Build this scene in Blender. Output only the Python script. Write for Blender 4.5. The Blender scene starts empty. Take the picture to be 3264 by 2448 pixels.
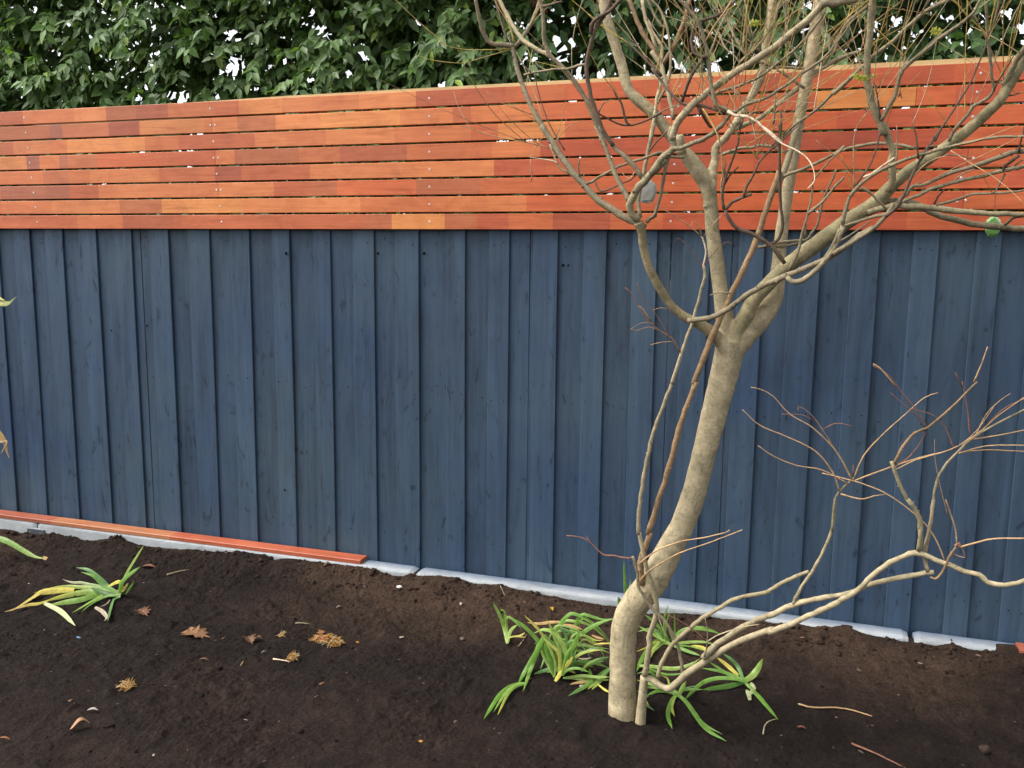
import bpy, math, random
import numpy as np
from mathutils import Matrix, Vector
random.seed(7)
RNG = np.random.default_rng(11)
SC = bpy.context.scene
COL = SC.collection

# ------------------------------------------------------------------ camera, world, sun, exposure
W, H, FPX = 3264.0, 2448.0, 2800.0
PITCH, ROLL, YAW = 0.14447, 0.01149, -0.31382
CAM = np.array([0.0, -3.5387, 1.3985])
_f = np.array([math.sin(YAW)*math.cos(PITCH), math.cos(YAW)*math.cos(PITCH), -math.sin(PITCH)])
_r = np.array([math.cos(YAW), -math.sin(YAW), 0.0])
_u = np.cross(_r, _f)
RT = _r*math.cos(ROLL) + _u*math.sin(ROLL)
UP = -_r*math.sin(ROLL) + _u*math.cos(ROLL)
FW = _f
cam = bpy.data.cameras.new('camera')
cam_o = bpy.data.objects.new('camera', cam); COL.objects.link(cam_o)
cam.sensor_width = 36.0; cam.lens = FPX/W*36.0
cam.clip_start = 0.05; cam.clip_end = 2000
M = Matrix(((RT[0], UP[0], -FW[0], CAM[0]), (RT[1], UP[1], -FW[1], CAM[1]), (RT[2], UP[2], -FW[2], CAM[2]), (0, 0, 0, 1)))
cam_o.matrix_world = M
SC.camera = cam_o

SUN_EL, SUN_AZ = math.radians(52), math.radians(246)      # azimuth clockwise from +y: behind and left of the camera
wd = bpy.data.worlds.new('World'); SC.world = wd; wd.use_nodes = True
nt = wd.node_tree; bg = nt.nodes['Background']
sky = nt.nodes.new('ShaderNodeTexSky'); sky.sky_type = 'NISHITA'; sky.sun_disc = False
sky.sun_elevation = SUN_EL; sky.sun_rotation = SUN_AZ
sky.air_density = 1.0; sky.dust_density = 4.0; sky.ozone_density = 1.0
hs = nt.nodes.new('ShaderNodeHueSaturation'); hs.inputs['Saturation'].default_value = 0.22
nt.links.new(sky.outputs[0], hs.inputs['Color']); nt.links.new(hs.outputs[0], bg.inputs[0])
bg.inputs[1].default_value = 0.15
sl = bpy.data.lights.new('sun', 'SUN'); sl.energy = 0.85; sl.angle = math.radians(24); sl.color = (1.0, 0.95, 0.88)
so = bpy.data.objects.new('sun', sl); COL.objects.link(so)
sd = Vector((math.sin(SUN_AZ)*math.cos(SUN_EL), math.cos(SUN_AZ)*math.cos(SUN_EL), math.sin(SUN_EL)))
so.rotation_euler = sd.to_track_quat('Z', 'Y').to_euler()
so.location = (-4, -6, 8)
SC.view_settings.view_transform = 'Standard'; SC.view_settings.look = 'None'
SC.view_settings.gamma = 1.0; SC.view_settings.use_curve_mapping = False
SC.view_settings.exposure = 1.42

# ------------------------------------------------------------------ projection helpers
TILES = {'A': (1500, 0, .27486), 'B': (2078, 0, .27486), 'C': (2656, 0, .27486), 'D': (1500, 400, .27486), 'E': (2078, 400, .27486),
         'F': (2656, 400, .27486), 'Q1': (0, 0, .73779), 'Q2': (1632, 0, .73779), 'Q3': (0, 1224, .73779), 'Q4': (1632, 1224, .73779),
         'T1': (0, 300, .3689), 'T2': (816, 200, .3689), 'T3': (0, 1500, .3689), 'T4': (816, 1600, .3689), 'T5': (1632, 1700, .3689),
         'T6': (2448, 1600, .3689), 'P': (0, 0, 1.47559), 'S': (0, 0, 1.0)}
def px(tile, x, y):
    a, b, s = TILES[tile]; return a + x*s, b + y*s
def ray(X, Y):
    return RT*((X-W/2)/FPX) - UP*((Y-H/2)/FPX) + FW
def on_y(X, Y, y):
    d = ray(X, Y); return CAM + d*((y-CAM[1])/d[1])
def depth(p): return float(np.dot(np.asarray(p)-CAM, FW))
def project(P):
    d = P-CAM; z = d@FW
    return W/2+FPX*(d@RT)/z, H/2-FPX*(d@UP)/z
def u_at(X, Y=745, y=0.0): return float(on_y(X, Y, y)[0])

# ------------------------------------------------------------------ object helpers
def lin(c):
    c = np.asarray(c, float)/255.0
    return np.where(c <= .04045, c/12.92, ((c+.055)/1.055)**2.4)
def link(name, me, mat=None, parent=None):
    o = bpy.data.objects.new(name, me); COL.objects.link(o)
    if mat is not None:
        for m in (mat if isinstance(mat, (list, tuple)) else [mat]): me.materials.append(m)
    if parent is not None: o.parent = parent
    return o
def tag(o, label=None, cat=None, group=None, kind=None):
    if label: o['label'] = label
    if cat: o['category'] = cat
    if group: o['group'] = group
    if kind: o['kind'] = kind
    return o
def empty(name, loc, label=None, cat=None, group=None):
    o = bpy.data.objects.new(name, None); COL.objects.link(o); o.location = loc; o.empty_display_size = .1
    return tag(o, label, cat, group)
def keep(o, root):
    """parent o (built in world space) under an unrotated root"""
    o.parent = root; o.location = -Vector(root.location); return o

class MB:
    """collects faces, one colour per vertex and a material slot per face, into ONE mesh"""
    def __init__(s): s.v, s.f, s.c, s.m = [], [], [], []
    def add(s, vs, fs, col=(1, 1, 1), mi=0):
        n = len(s.v); s.v.extend([tuple(map(float, q)) for q in vs]); s.f.extend([tuple(i+n for i in q) for q in fs])
        if len(np.shape(col)) == 1: s.c.extend([tuple(col)]*len(vs))
        else: s.c.extend([tuple(q) for q in col])
        s.m.extend([mi]*len(fs))
    def box(s, a, b, col=(1, 1, 1), bev=0.0, mi=0):
        (x0, y0, z0), (x1, y1, z1) = a, b
        if bev <= 0:
            s.add([(x0, y0, z0), (x1, y0, z0), (x1, y1, z0), (x0, y1, z0), (x0, y0, z1), (x1, y0, z1), (x1, y1, z1), (x0, y1, z1)],
                  [(0, 3, 2, 1), (4, 5, 6, 7), (0, 1, 5, 4), (1, 2, 6, 5), (2, 3, 7, 6), (3, 0, 4, 7)], col, mi); return
        b_ = bev; vs = []
        for (x, sx) in ((x0, 1), (x1, -1)):
            for (y, sy) in ((y0, 1), (y1, -1)):
                for (z, sz) in ((z0, 1), (z1, -1)):
                    vs += [(x, y+sy*b_, z+sz*b_), (x+sx*b_, y, z+sz*b_), (x+sx*b_, y+sy*b_, z)]
        i = lambda X, Y, Z, k: (X*4+Y*2+Z)*3+k
        fs = [(i(0,0,0,0), i(0,0,1,0), i(0,1,1,0), i(0,1,0,0)), (i(1,0,0,0), i(1,1,0,0), i(1,1,1,0), i(1,0,1,0)),
              (i(0,0,0,1), i(1,0,0,1), i(1,0,1,1), i(0,0,1,1)), (i(0,1,0,1), i(0,1,1,1), i(1,1,1,1), i(1,1,0,1)),
              (i(0,0,0,2), i(0,1,0,2), i(1,1,0,2), i(1,0,0,2)), (i(0,0,1,2), i(1,0,1,2), i(1,1,1,2), i(0,1,1,2))]
        for Y in (0, 1):
            for Z in (0, 1): fs.append((i(0,Y,Z,1), i(1,Y,Z,1), i(1,Y,Z,2), i(0,Y,Z,2)) if (Y != Z) else (i(0,Y,Z,2), i(1,Y,Z,2), i(1,Y,Z,1), i(0,Y,Z,1)))
        for X in (0, 1):
            for Z in (0, 1): fs.append((i(X,0,Z,2), i(X,1,Z,2), i(X,1,Z,0), i(X,0,Z,0)) if (X != Z) else (i(X,0,Z,0), i(X,1,Z,0), i(X,1,Z,2), i(X,0,Z,2)))
            for Y in (0, 1): fs.append((i(X,Y,0,0), i(X,Y,1,0), i(X,Y,1,1), i(X,Y,0,1)) if (X != Y) else (i(X,Y,0,1), i(X,Y,1,1), i(X,Y,1,0), i(X,Y,0,0)))
            for Y in (0, 1):
                for Z in (0, 1):
                    t = (i(X,Y,Z,0), i(X,Y,Z,1), i(X,Y,Z,2)); fs.append(t if (X+Y+Z) % 2 == 1 else t[::-1])
        s.add(vs, fs, col, mi)
    def build(s, name, mat, parent=None, smooth=False):
        me = bpy.data.meshes.new(name); me.from_pydata(s.v, [], s.f)
        a = me.color_attributes.new('col', 'FLOAT_COLOR', 'POINT')
        a.data.foreach_set('color', np.c_[np.array(s.c, np.float32).reshape(-1, 3), np.ones(len(s.v), np.float32)].ravel())
        me.polygons.foreach_set('material_index', s.m)
        if smooth: me.polygons.foreach_set('use_smooth', [True]*len(s.f))
        me.update()
        return link(name, me, mat, parent)

def big_mesh(name, V, F, C, mat, parent=None, smooth=False):
    """V (n,3), F list of (k, array(m,k)), C (n,3)"""
    me = bpy.data.meshes.new(name)
    loops = np.concatenate([f.ravel() for k, f in F]); sizes = np.concatenate([np.full(len(f), k) for k, f in F])
    me.vertices.add(len(V)); me.vertices.foreach_set('co', np.asarray(V, np.float32).ravel())
    me.loops.add(len(loops)); me.loops.foreach_set('vertex_index', loops.astype(np.int32))
    me.polygons.add(len(sizes)); st = np.r_[0, np.cumsum(sizes)[:-1]]
    me.polygons.foreach_set('loop_start', st.astype(np.int32))
    if smooth: me.polygons.foreach_set('use_smooth', np.ones(len(sizes), bool))
    a = me.color_attributes.new('col', 'FLOAT_COLOR', 'POINT')
    a.data.foreach_set('color', np.c_[np.asarray(C, np.float32), np.ones(len(V), np.float32)].ravel())
    me.update(calc_edges=True); me.validate()
    return link(name, me, mat, parent)

# smooth value noise on numpy arrays
def vnoise(x, y, seed, z=None):
    def hsh(i, j, k):
        n = (i*374761393 + j*668265263 + k*2147483647 + seed*1274126177) & 0xffffffff
        n = ((n ^ (n >> 13))*1274126177) & 0xffffffff
        return ((n ^ (n >> 16)) & 0xffff)/65535.0
    z = np.zeros_like(x) if z is None else z
    i, j, k = np.floor(x).astype(np.int64), np.floor(y).astype(np.int64), np.floor(z).astype(np.int64)
    fx, fy, fz = x-i, y-j, z-k
    fx, fy, fz = [t*t*(3-2*t) for t in (fx, fy, fz)]
    r = 0
    for a in (0, 1):
        for b in (0, 1):
            for c in (0, 1):
                w = (fx if a else 1-fx)*(fy if b else 1-fy)*(fz if c else 1-fz)
                r = r + w*hsh(i+a, j+b, k+c)
    return r

# ------------------------------------------------------------------ materials
def nodes(name):
    m = bpy.data.materials.new(name); m.use_nodes = True
    t = m.node_tree; b = t.nodes['Principled BSDF']
    return m, t, b
def N(t, kind, **kw):
    n = t.nodes.new(kind)
    for k, v in kw.items():
        if k in n.inputs.keys(): n.inputs[k].default_value = v
        else: setattr(n, k, v)
    return n
def coords(t, scale):
    tc = N(t, 'ShaderNodeTexCoord'); mp = N(t, 'ShaderNodeMapping'); mp.inputs['Scale'].default_value = scale
    t.links.new(tc.outputs['Object'], mp.inputs[0]); return mp.outputs[0]
def noise(t, vec, scale, detail=4, rough=.55, dist=0):
    n = N(t, 'ShaderNodeTexNoise'); n.inputs['Scale'].default_value = scale; n.inputs['Detail'].default_value = detail
    n.inputs['Roughness'].default_value = rough; n.inputs['Distortion'].default_value = dist
    t.links.new(vec, n.inputs['Vector']); return n.outputs[0]
def ramp(t, fac, stops):
    r = N(t, 'ShaderNodeValToRGB'); e = r.color_ramp.elements
    while len(e) < len(stops): e.new(.5)
    for q, (p_, c) in zip(e, stops):
        q.position = p_; q.color = (*((c,)*3 if np.isscalar(c) else c), 1)
    t.links.new(fac, r.inputs[0]); return r.outputs[0]
def mul(t, a, b, fac=1.0, mode='MULTIPLY'):
    m = N(t, 'ShaderNodeMix', data_type='RGBA', blend_type=mode); m.inputs[0].default_value = fac
    for s, v in ((6, a), (7, b)):
        if isinstance(v, bpy.types.NodeSocket): t.links.new(v, m.inputs[s])
        else: m.inputs[s].default_value = (*v, 1)
    return m.outputs[2]
def mixf(t, fac, a, b):
    m = N(t, 'ShaderNodeMix', data_type='RGBA'); t.links.new(fac, m.inputs[0])
    for s, v in ((6, a), (7, b)):
        if isinstance(v, bpy.types.NodeSocket): t.links.new(v, m.inputs[s])
        else: m.inputs[s].default_value = (*v, 1)
    return m.outputs[2]
def attr(t, name='col'):
    a = N(t, 'ShaderNodeAttribute'); a.attribute_name = name; return a.outputs['Color']
def bump(t, b, hgt, strength, dist):
    n = N(t, 'ShaderNodeBump'); n.inputs['Strength'].default_value = strength; n.inputs['Distance'].default_value = dist
    t.links.new(hgt, n.inputs['Height']); t.links.new(n.outputs[0], b.inputs['Normal'])

def mat_paint():
    m, t, b = nodes('blue_painted_wood')
    g = noise(t, coords(t, (60, 60, 1.6)), 1.0, 6, .6, .4)
    g2 = noise(t, coords(t, (9, 9, 1.1)), 1.0, 4, .6, 1.2)
    kn = noise(t, coords(t, (16, 16, 5.5)), 1.0, 2, .5, 2.5)
    bl = noise(t, coords(t, (1.2, 1, 1.6)), 1.0, 4)
    c = attr(t)
    c = mul(t, c, ramp(t, g, [(.28, .80), (.5, 1.0), (.75, 1.12)]))
    c = mul(t, c, ramp(t, g2, [(.3, .74), (.5, 1.0), (.72, 1.2)]))
    c = mul(t, c, ramp(t, kn, [(.27, .55), (.35, .92), (.5, 1.0)]))
    c = mul(t, c, ramp(t, bl, [(.3, (.74, .80, .96)), (.7, (1.26, 1.18, 1.0))]))
    t.links.new(c, b.inputs['Base Color'])
    t.links.new(ramp(t, g2, [(.3, .62), (.7, .46)]), b.inputs['Roughness'])
    b.inputs['Specular IOR Level'].default_value = .22
    h = mul(t, g, kn, .5); bump(t, b, h, .35, .004)
    return m
def mat_timber(name, grain=.16, rough=.5):
    m, t, b = nodes(name)
    g = noise(t, coords(t, (2.4, 150, 150)), 1.0, 7, .7, .6)
    g2 = noise(t, coords(t, (1.6, 20, 34)), 1.0, 5, .65, 2.0)
    mo = noise(t, coords(t, (9, 9, 16)), 1.0, 5, .7, .8)
    lg = noise(t, coords(t, (1.7, 3, 3)), 1.0, 3, .6)
    c = attr(t)
    c = mul(t, c, ramp(t, g, [(.28, 1-grain*1.9), (.42, 1-grain*.3), (.55, 1.0), (.75, 1+grain)]))
    c = mul(t, c, ramp(t, g2, [(.28, (.74, .64, .58)), (.44, (.96, .94, .92)), (.58, (1.02, 1.03, 1.03)), (.75, (1.14, 1.2, 1.24))]))
    c = mul(t, c, ramp(t, mo, [(.3, (.84, .78, .74)), (.5, (1, 1, 1)), (.7, (1.08, 1.12, 1.14))]))
    c = mul(t, c, ramp(t, lg, [(.3, (.88, .84, .82)), (.7, (1.1, 1.14, 1.16))]))
    t.links.new(c, b.inputs['Base Color']); b.inputs['Roughness'].default_value = rough
    b.inputs['Specular IOR Level'].default_value = .35
    bump(t, b, g, .3, .002)
    return m
def mat_bark():
    m, t, b = nodes('bark')
    v = coords(t, (1, 1, 1))
    n1 = noise(t, v, 17, 6, .7, .8); n2 = noise(t, v, 170, 4, .75)
    n3 = noise(t, coords(t, (34, 34, 210)), 1.0, 4, .65, .6); n4 = noise(t, v, 52, 5, .7, .5)
    c = attr(t)
    c = mul(t, c, ramp(t, n1, [(.30, (.56, .58, .54)), (.43, (.88, .89, .86)), (.54, (1.04, 1.03, 1.0)), (.68, (1.30, 1.30, 1.27))]))
    c = mul(t, c, ramp(t, n4, [(.32, (.66, .67, .63)), (.46, (1, 1, 1)), (.64, (1.16, 1.16, 1.14))]))
    c = mul(t, c, ramp(t, n2, [(.33, .55), (.43, 1.0), (.64, 1.06), (.72, 1.35)]))
    c = mul(t, c, ramp(t, n3, [(.30, .66), (.40, .98), (.62, 1.0), (.72, 1.16)]))
    t.links.new(c, b.inputs['Base Color']); b.inputs['Roughness'].default_value = .8
    b.inputs['Specular IOR Level'].default_value = .25
    h = mul(t, n2, n3, .6); bump(t, b, h, .6, .004)
    return m
def mat_leaf(name, rough=.38, trans=.28, veins=True):
    m, t, b = nodes(name)
    n = noise(t, coords(t, (1, 1, 1)), 60, 3)
    c = mul(t, attr(t), ramp(t, n, [(.3, .78), (.7, 1.2)]))
    t.links.new(c, b.inputs['Base Color']); b.inputs['Roughness'].default_value = rough
    b.inputs['Specular IOR Level'].default_value = .32
    tr = N(t, 'ShaderNodeBsdfTranslucent'); t.links.new(mul(t, c, (1.3, 1.5, .6)), tr.inputs[0])
    mx = N(t, 'ShaderNodeMixShader'); mx.inputs[0].default_value = trans
    t.links.new(b.outputs[0], mx.inputs[1]); t.links.new(tr.outputs[0], mx.inputs[2])
    t.links.new(mx.outputs[0], t.nodes['Material Output'].inputs[0])
    return m
def mat_plain(name, rough=.7, nscale=60, amt=.2, spec=.3, bmp=.3):
    m, t, b = nodes(name)
    n = noise(t, coords(t, (1, 1, 1)), nscale, 5, .6)
    t.links.new(mul(t, attr(t), ramp(t, n, [(.3, 1-amt), (.7, 1+amt*.7)])), b.inputs['Base Color'])
    b.inputs['Roughness'].default_value = rough; b.inputs['Specular IOR Level'].default_value = spec
    bump(t, b, n, bmp, .002)
    return m
def mat_concrete():
    m, t, b = nodes('concrete')
    v = coords(t, (1, 1, 1))
    n1 = noise(t, coords(t, (3, 9, 9)), 1.0, 6, .65); n2 = noise(t, v, 110, 4, .6)
    c = ramp(t, n1, [(.30, (.14, .135, .12)), (.42, (.29, .30, .30)), (.6, (.37, .39, .395))])
    c = mul(t, c, ramp(t, n2, [(.3, .88), (.6, 1.0)]))
    sp = noise(t, v, 34, 5, .7); c = mixf(t, ramp(t, sp, [(.66, 0.0), (.74, .8)]), c, (.10, .075, .055))
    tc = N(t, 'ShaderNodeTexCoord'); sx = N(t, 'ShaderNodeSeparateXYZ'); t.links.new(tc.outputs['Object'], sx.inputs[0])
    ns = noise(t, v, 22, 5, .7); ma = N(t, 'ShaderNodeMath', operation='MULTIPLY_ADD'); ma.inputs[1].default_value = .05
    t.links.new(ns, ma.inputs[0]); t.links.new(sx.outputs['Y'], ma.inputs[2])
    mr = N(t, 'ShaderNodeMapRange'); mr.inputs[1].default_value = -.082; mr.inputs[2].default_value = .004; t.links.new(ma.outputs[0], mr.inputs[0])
    c = mixf(t, mr.outputs[0], c, (.060, .095, .15))          # darker and bluer towards the foot of the palings
    t.links.new(c, b.inputs['Base Color']); b.inputs['Roughness'].default_value = .75
    bump(t, b, n2, .3, .002)
    return m
def mat_soil():
    m, t, b = nodes('soil')
    v = coords(t, (1, 1, 1))
    n1 = noise(t, v, 2.3, 5, .6, .3); n2 = noise(t, v, 38, 6, .7); n3 = noise(t, v, 240, 4, .75); n4 = noise(t, v, 9, 5, .65)
    c = attr(t)
    c = mul(t, c, ramp(t, n4, [(.3, .72), (.5, 1.0), (.72, 1.35)]))
    n5 = noise(t, v, 95, 4, .8)
    c = mul(t, c, ramp(t, n2, [(.28, .7), (.5, 1.0), (.75, 1.3)]))
    c = mul(t, c, ramp(t, n5, [(.32, .5), (.5, 1.0), (.68, 1.7)]))
    c = mul(t, c, ramp(t, n3, [(.3, .5), (.5, 1.0), (.62, 1.4), (.70, 2.4), (.78, 4.5)]))
    t.links.new(c, b.inputs['Base Color']); b.inputs['Roughness'].default_value = .92
    b.inputs['Specular IOR Level'].default_value = .15
    h = mul(t, n5, n3, .6); bump(t, b, h, 1.0, .012)
    return m
PAINT = mat_paint(); MERBAU = mat_timber('red_hardwood', .14, .42); PINE = mat_timber('pine', .12, .6)
BARK = mat_bark(); HEDGE_LEAF = mat_leaf('glossy_leaf', .46, .25); STRAP = mat_leaf('strap_leaf', .4, .3)
DRY = mat_leaf('dry_leaf', .75, .15); CONCRETE = mat_concrete(); SOIL = mat_soil()
LITTER = mat_plain('litter', .8); STEEL = mat_plain('steel', .4, 90, .12, .6, .1); DARK = mat_plain('dark_hole', .95, 60, .1, .05)
STEEL.node_tree.nodes['Principled BSDF'].inputs['Metallic'].default_value = .6

# ------------------------------------------------------------------ ground
def edge_table():
    pts = []
    for tl, L in (('T3', [(0,515),(100,515),(235,555),(400,545),(550,560),(700,600),(870,595),(950,590),(1020,570),(1100,610),(1200,640),(1400,655),(1600,675),(1850,705),(2150,700)]),
                  ('T4', [(0,440),(80,450),(150,500),(250,490),(350,495),(450,510),(600,530),(900,560),(1050,595),(1250,650),(1310,622),(1400,640),(1500,640),(1580,640),(1750,665),(1900,705),(2100,715)]),
                  ('T5', [(0,475),(150,500),(300,535),(550,580),(750,615),(920,640),(1170,690),(1400,690),(1600,700),(1800,735),(2000,745),(2150,735)]),
                  ('T6', [(0,1045),(100,1055),(300,1065),(380,1075),(700,1100),(900,1150),(1200,1200),(1300,1220),(1450,1240),(1600,1220),(1690,1260),(1850,1285),(1960,1285),(2000,1265),(2212,1275)])):
        for q in L:
            p = on_y(*px(tl, *q), -.1015); pts.append((p[0], p[2]))
    pts.sort(); return np.array(pts)
EDGE = edge_table()
MOUNDS = [(-.475, -.865, .085, .007), (-.40, -.905, .06, .004)]
def base_h(x, y):
    d = np.clip(-np.asarray(y)-.10, 0, None)
    return -.048 - .075*np.minimum(d, 1.0) - .03*np.clip(d-1.0, 0, 1.5)
def ground_h(x, y):
    """smooth shape of the soil, without the crumbs"""
    x = np.asarray(x, float); y = np.asarray(y, float)
    h = base_h(x, y) + (vnoise(x*1.7, y*1.7, 3)-.5)*.035 + (vnoise(x*5, y*5, 5)-.5)*.016
    e = np.interp(x, EDGE[:, 0], EDGE[:, 1])
    w = np.clip(1-(-y-.10)/.22, 0, 1); w = w*w*(3-2*w)
    w = np.where(y > -.10, 1, w)
    for (mx, my, mr, mh) in MOUNDS: h = h + mh*np.exp(-((x-mx)**2+(y-my)**2)/mr**2)
    return h*(1-w) + e*w
RNGN = np.random.default_rng(5)
def rough_h(x, y):
    r = (vnoise(x*14, y*14, 21)-.5)*.008 + (vnoise(x*33, y*33, 22)-.5)*.006
    wx = x+(vnoise(x*30, y*30, 61)-.5)*.02; wy = y+(vnoise(x*30, y*30, 62)-.5)*.02
    b1 = 1-np.abs(2*vnoise(wx*48, wy*48, 23)-1); b2 = 1-np.abs(2*vnoise(wx*105, wy*105, 24)-1)
    m = np.clip(vnoise(x*4.5, y*4.5, 63)*2.2-.5, .25, 1)
    r = r + m*((b1**2-.33)*.007 + (b2**2-.33)*.0065) + (RNGN.random(np.shape(x))-.5)*.0045
    cl = vnoise(wx*20, wy*20, 31); r = r + np.clip(cl-.74, 0, 1)*.05
    dip = vnoise(wx*9, wy*9, 33); r = r - np.clip(dip-.76, 0, 1)*.05
    return r
def on_ground(X, Y, lift=0.0):
    d = ray(X, Y); z = -.1
    for _ in range(12):
        p = CAM + d*((z-CAM[2])/d[2]); z = float(ground_h(p[0], min(p[1], -.102)))+lift
    return CAM + d*((z-CAM[2])/d[2])
def make_ground():
    def axis(lo, hi, st, far):
        a = np.arange(lo, hi+1e-9, st); g = []; s, v = st, hi
        while v < far: s *= 1.35; v += s; g.append(v)
        k = []; s, v = st, lo
        while v > -far: s *= 1.35; v -= s; k.append(v)
        return np.r_[k[::-1], a, g]
    xs = axis(-4.5, 1.2, .0058, 400); ys = axis(-2.0, -.09, .0054, 400)
    X, Y = np.meshgrid(xs, ys); n, mm = X.shape
    inb = (X > -4.8) & (X < 1.5) & (Y > -2.3) & (Y < -.08)
    Z = ground_h(X, Y); Z = np.where(Y > -.05, -.06, Z)
    Z = np.where(inb, Z+rough_h(X, Y)*np.clip((-.095-Y)/.03+.35, .35, 1), Z)
    Z = np.where((Y > -.05), np.minimum(Z, -.06), Z)
    V = np.c_[X.ravel(), Y.ravel(), Z.ravel()]
    i = np.arange(n*mm).reshape(n, mm)
    F = np.stack([i[:-1, :-1], i[:-1, 1:], i[1:, 1:], i[1:, :-1]], -1).reshape(-1, 4)
    # wetter dark soil in the bed, drier brown soil along the plinth and to the right
    dry = np.clip(1.15-(-Y-.12)/.50, 0, 1)*np.clip(vnoise(X*2.1, Y*3, 41)*1.9-.20, 0, 1)
    dry = np.maximum(dry, np.clip((-Y-1.15)/.5, 0, 1)*.22*np.clip(vnoise(X*3.1, Y*3.1, 47)*2-.3, 0, 1))
    dry = np.maximum(dry, np.clip((X-.05)/.9, 0, 1)*np.clip(1-(-Y-.1)/.7, 0, 1)*.3)
    dry = np.maximum(dry, .16*np.clip(vnoise(X*2.6, Y*2.6, 43)*2.4-1.0, 0, 1))
    dry = np.clip(dry + (vnoise(X*18, Y*18, 44)-.5)*.25, 0, 1)[..., None]
    C = np.array([.0112, .0073, .0058])*(1-dry) + np.array([.044, .0265, .0168])*dry
    o = big_mesh('ground', V, [(4, F)], C.reshape(-1, 3), SOIL, smooth=True); o['kind'] = 'structure'
make_ground()

def ico(sub):
    import bmesh
    bm = bmesh.new(); bmesh.ops.create_icosphere(bm, subdivisions=sub, radius=1.0)
    v = np.array([q.co[:] for q in bm.verts]); f = np.array([[q.index for q in g.verts] for g in bm.faces]); bm.free(); return v, f
def make_clods():
    Vs, Fs, Cs = [], [], []; n0 = 0
    for cnt, lo, hi, sub in ((7000, .0016, .0042, 1), (520, .0042, .008, 2), (26, .008, .015, 2), (420, .004, .0135, 2)):
        bv, bf = ico(sub); k = len(bv)
        x = RNG.uniform(-4.4, 1.2, cnt); y = -.108 - 1.75*RNG.random(cnt)**1.25
        near = RNG.random(cnt) < (1.0 if cnt == 420 else .28); y = np.where(near, -.108-.16*RNG.random(cnt)**1.5, y)
        r = lo+(hi-lo)*RNG.random(cnt)**2
        z = ground_h(x, y)+rough_h(x, y)
        P = np.repeat(bv[None], cnt, 0)*RNG.uniform(.65, 1.25, (cnt, 1, 3))
        ph = RNG.uniform(0, 50, (cnt, 1, 3)); q = bv[None]*1.7+ph
        P = P*(.5+1.0*vnoise(q[..., 0], q[..., 1], 9, q[..., 2]))[..., None]
        a = RNG.uniform(0, 6.28, cnt); ca, sa = np.cos(a)[:, None], np.sin(a)[:, None]
        P = np.stack([P[..., 0]*ca-P[..., 1]*sa, P[..., 0]*sa+P[..., 1]*ca, P[..., 2]*.7], -1)*r[:, None, None]
        P += np.stack([x, y, z+r*.12], -1)[:, None]
        Vs.append(P.reshape(-1, 3)); Fs.append((bf[None]+(np.arange(cnt)*k)[:, None, None]+n0).reshape(-1, 3)); n0 += cnt*k
        dry = np.clip(1-(-y-.12)/.5, 0, 1)*RNG.random(cnt)**(.6 if cnt == 420 else 1); dry = np.maximum(dry, RNG.random(cnt)**4*.6)
        C = np.array([.0112, .0073, .0058])*(1-dry[:, None])+np.array([.044, .0265, .0168])*dry[:, None]
        Cs.append(np.repeat(C, k, 0))
    o = big_mesh('soil_clods', np.concatenate(Vs), [(3, np.concatenate(Fs))], np.concatenate(Cs), SOIL, smooth=True)
    tag(o, 'small dark crumbs and clods scattered over the bare soil', 'soil clods', kind='stuff')
make_clods()

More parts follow.
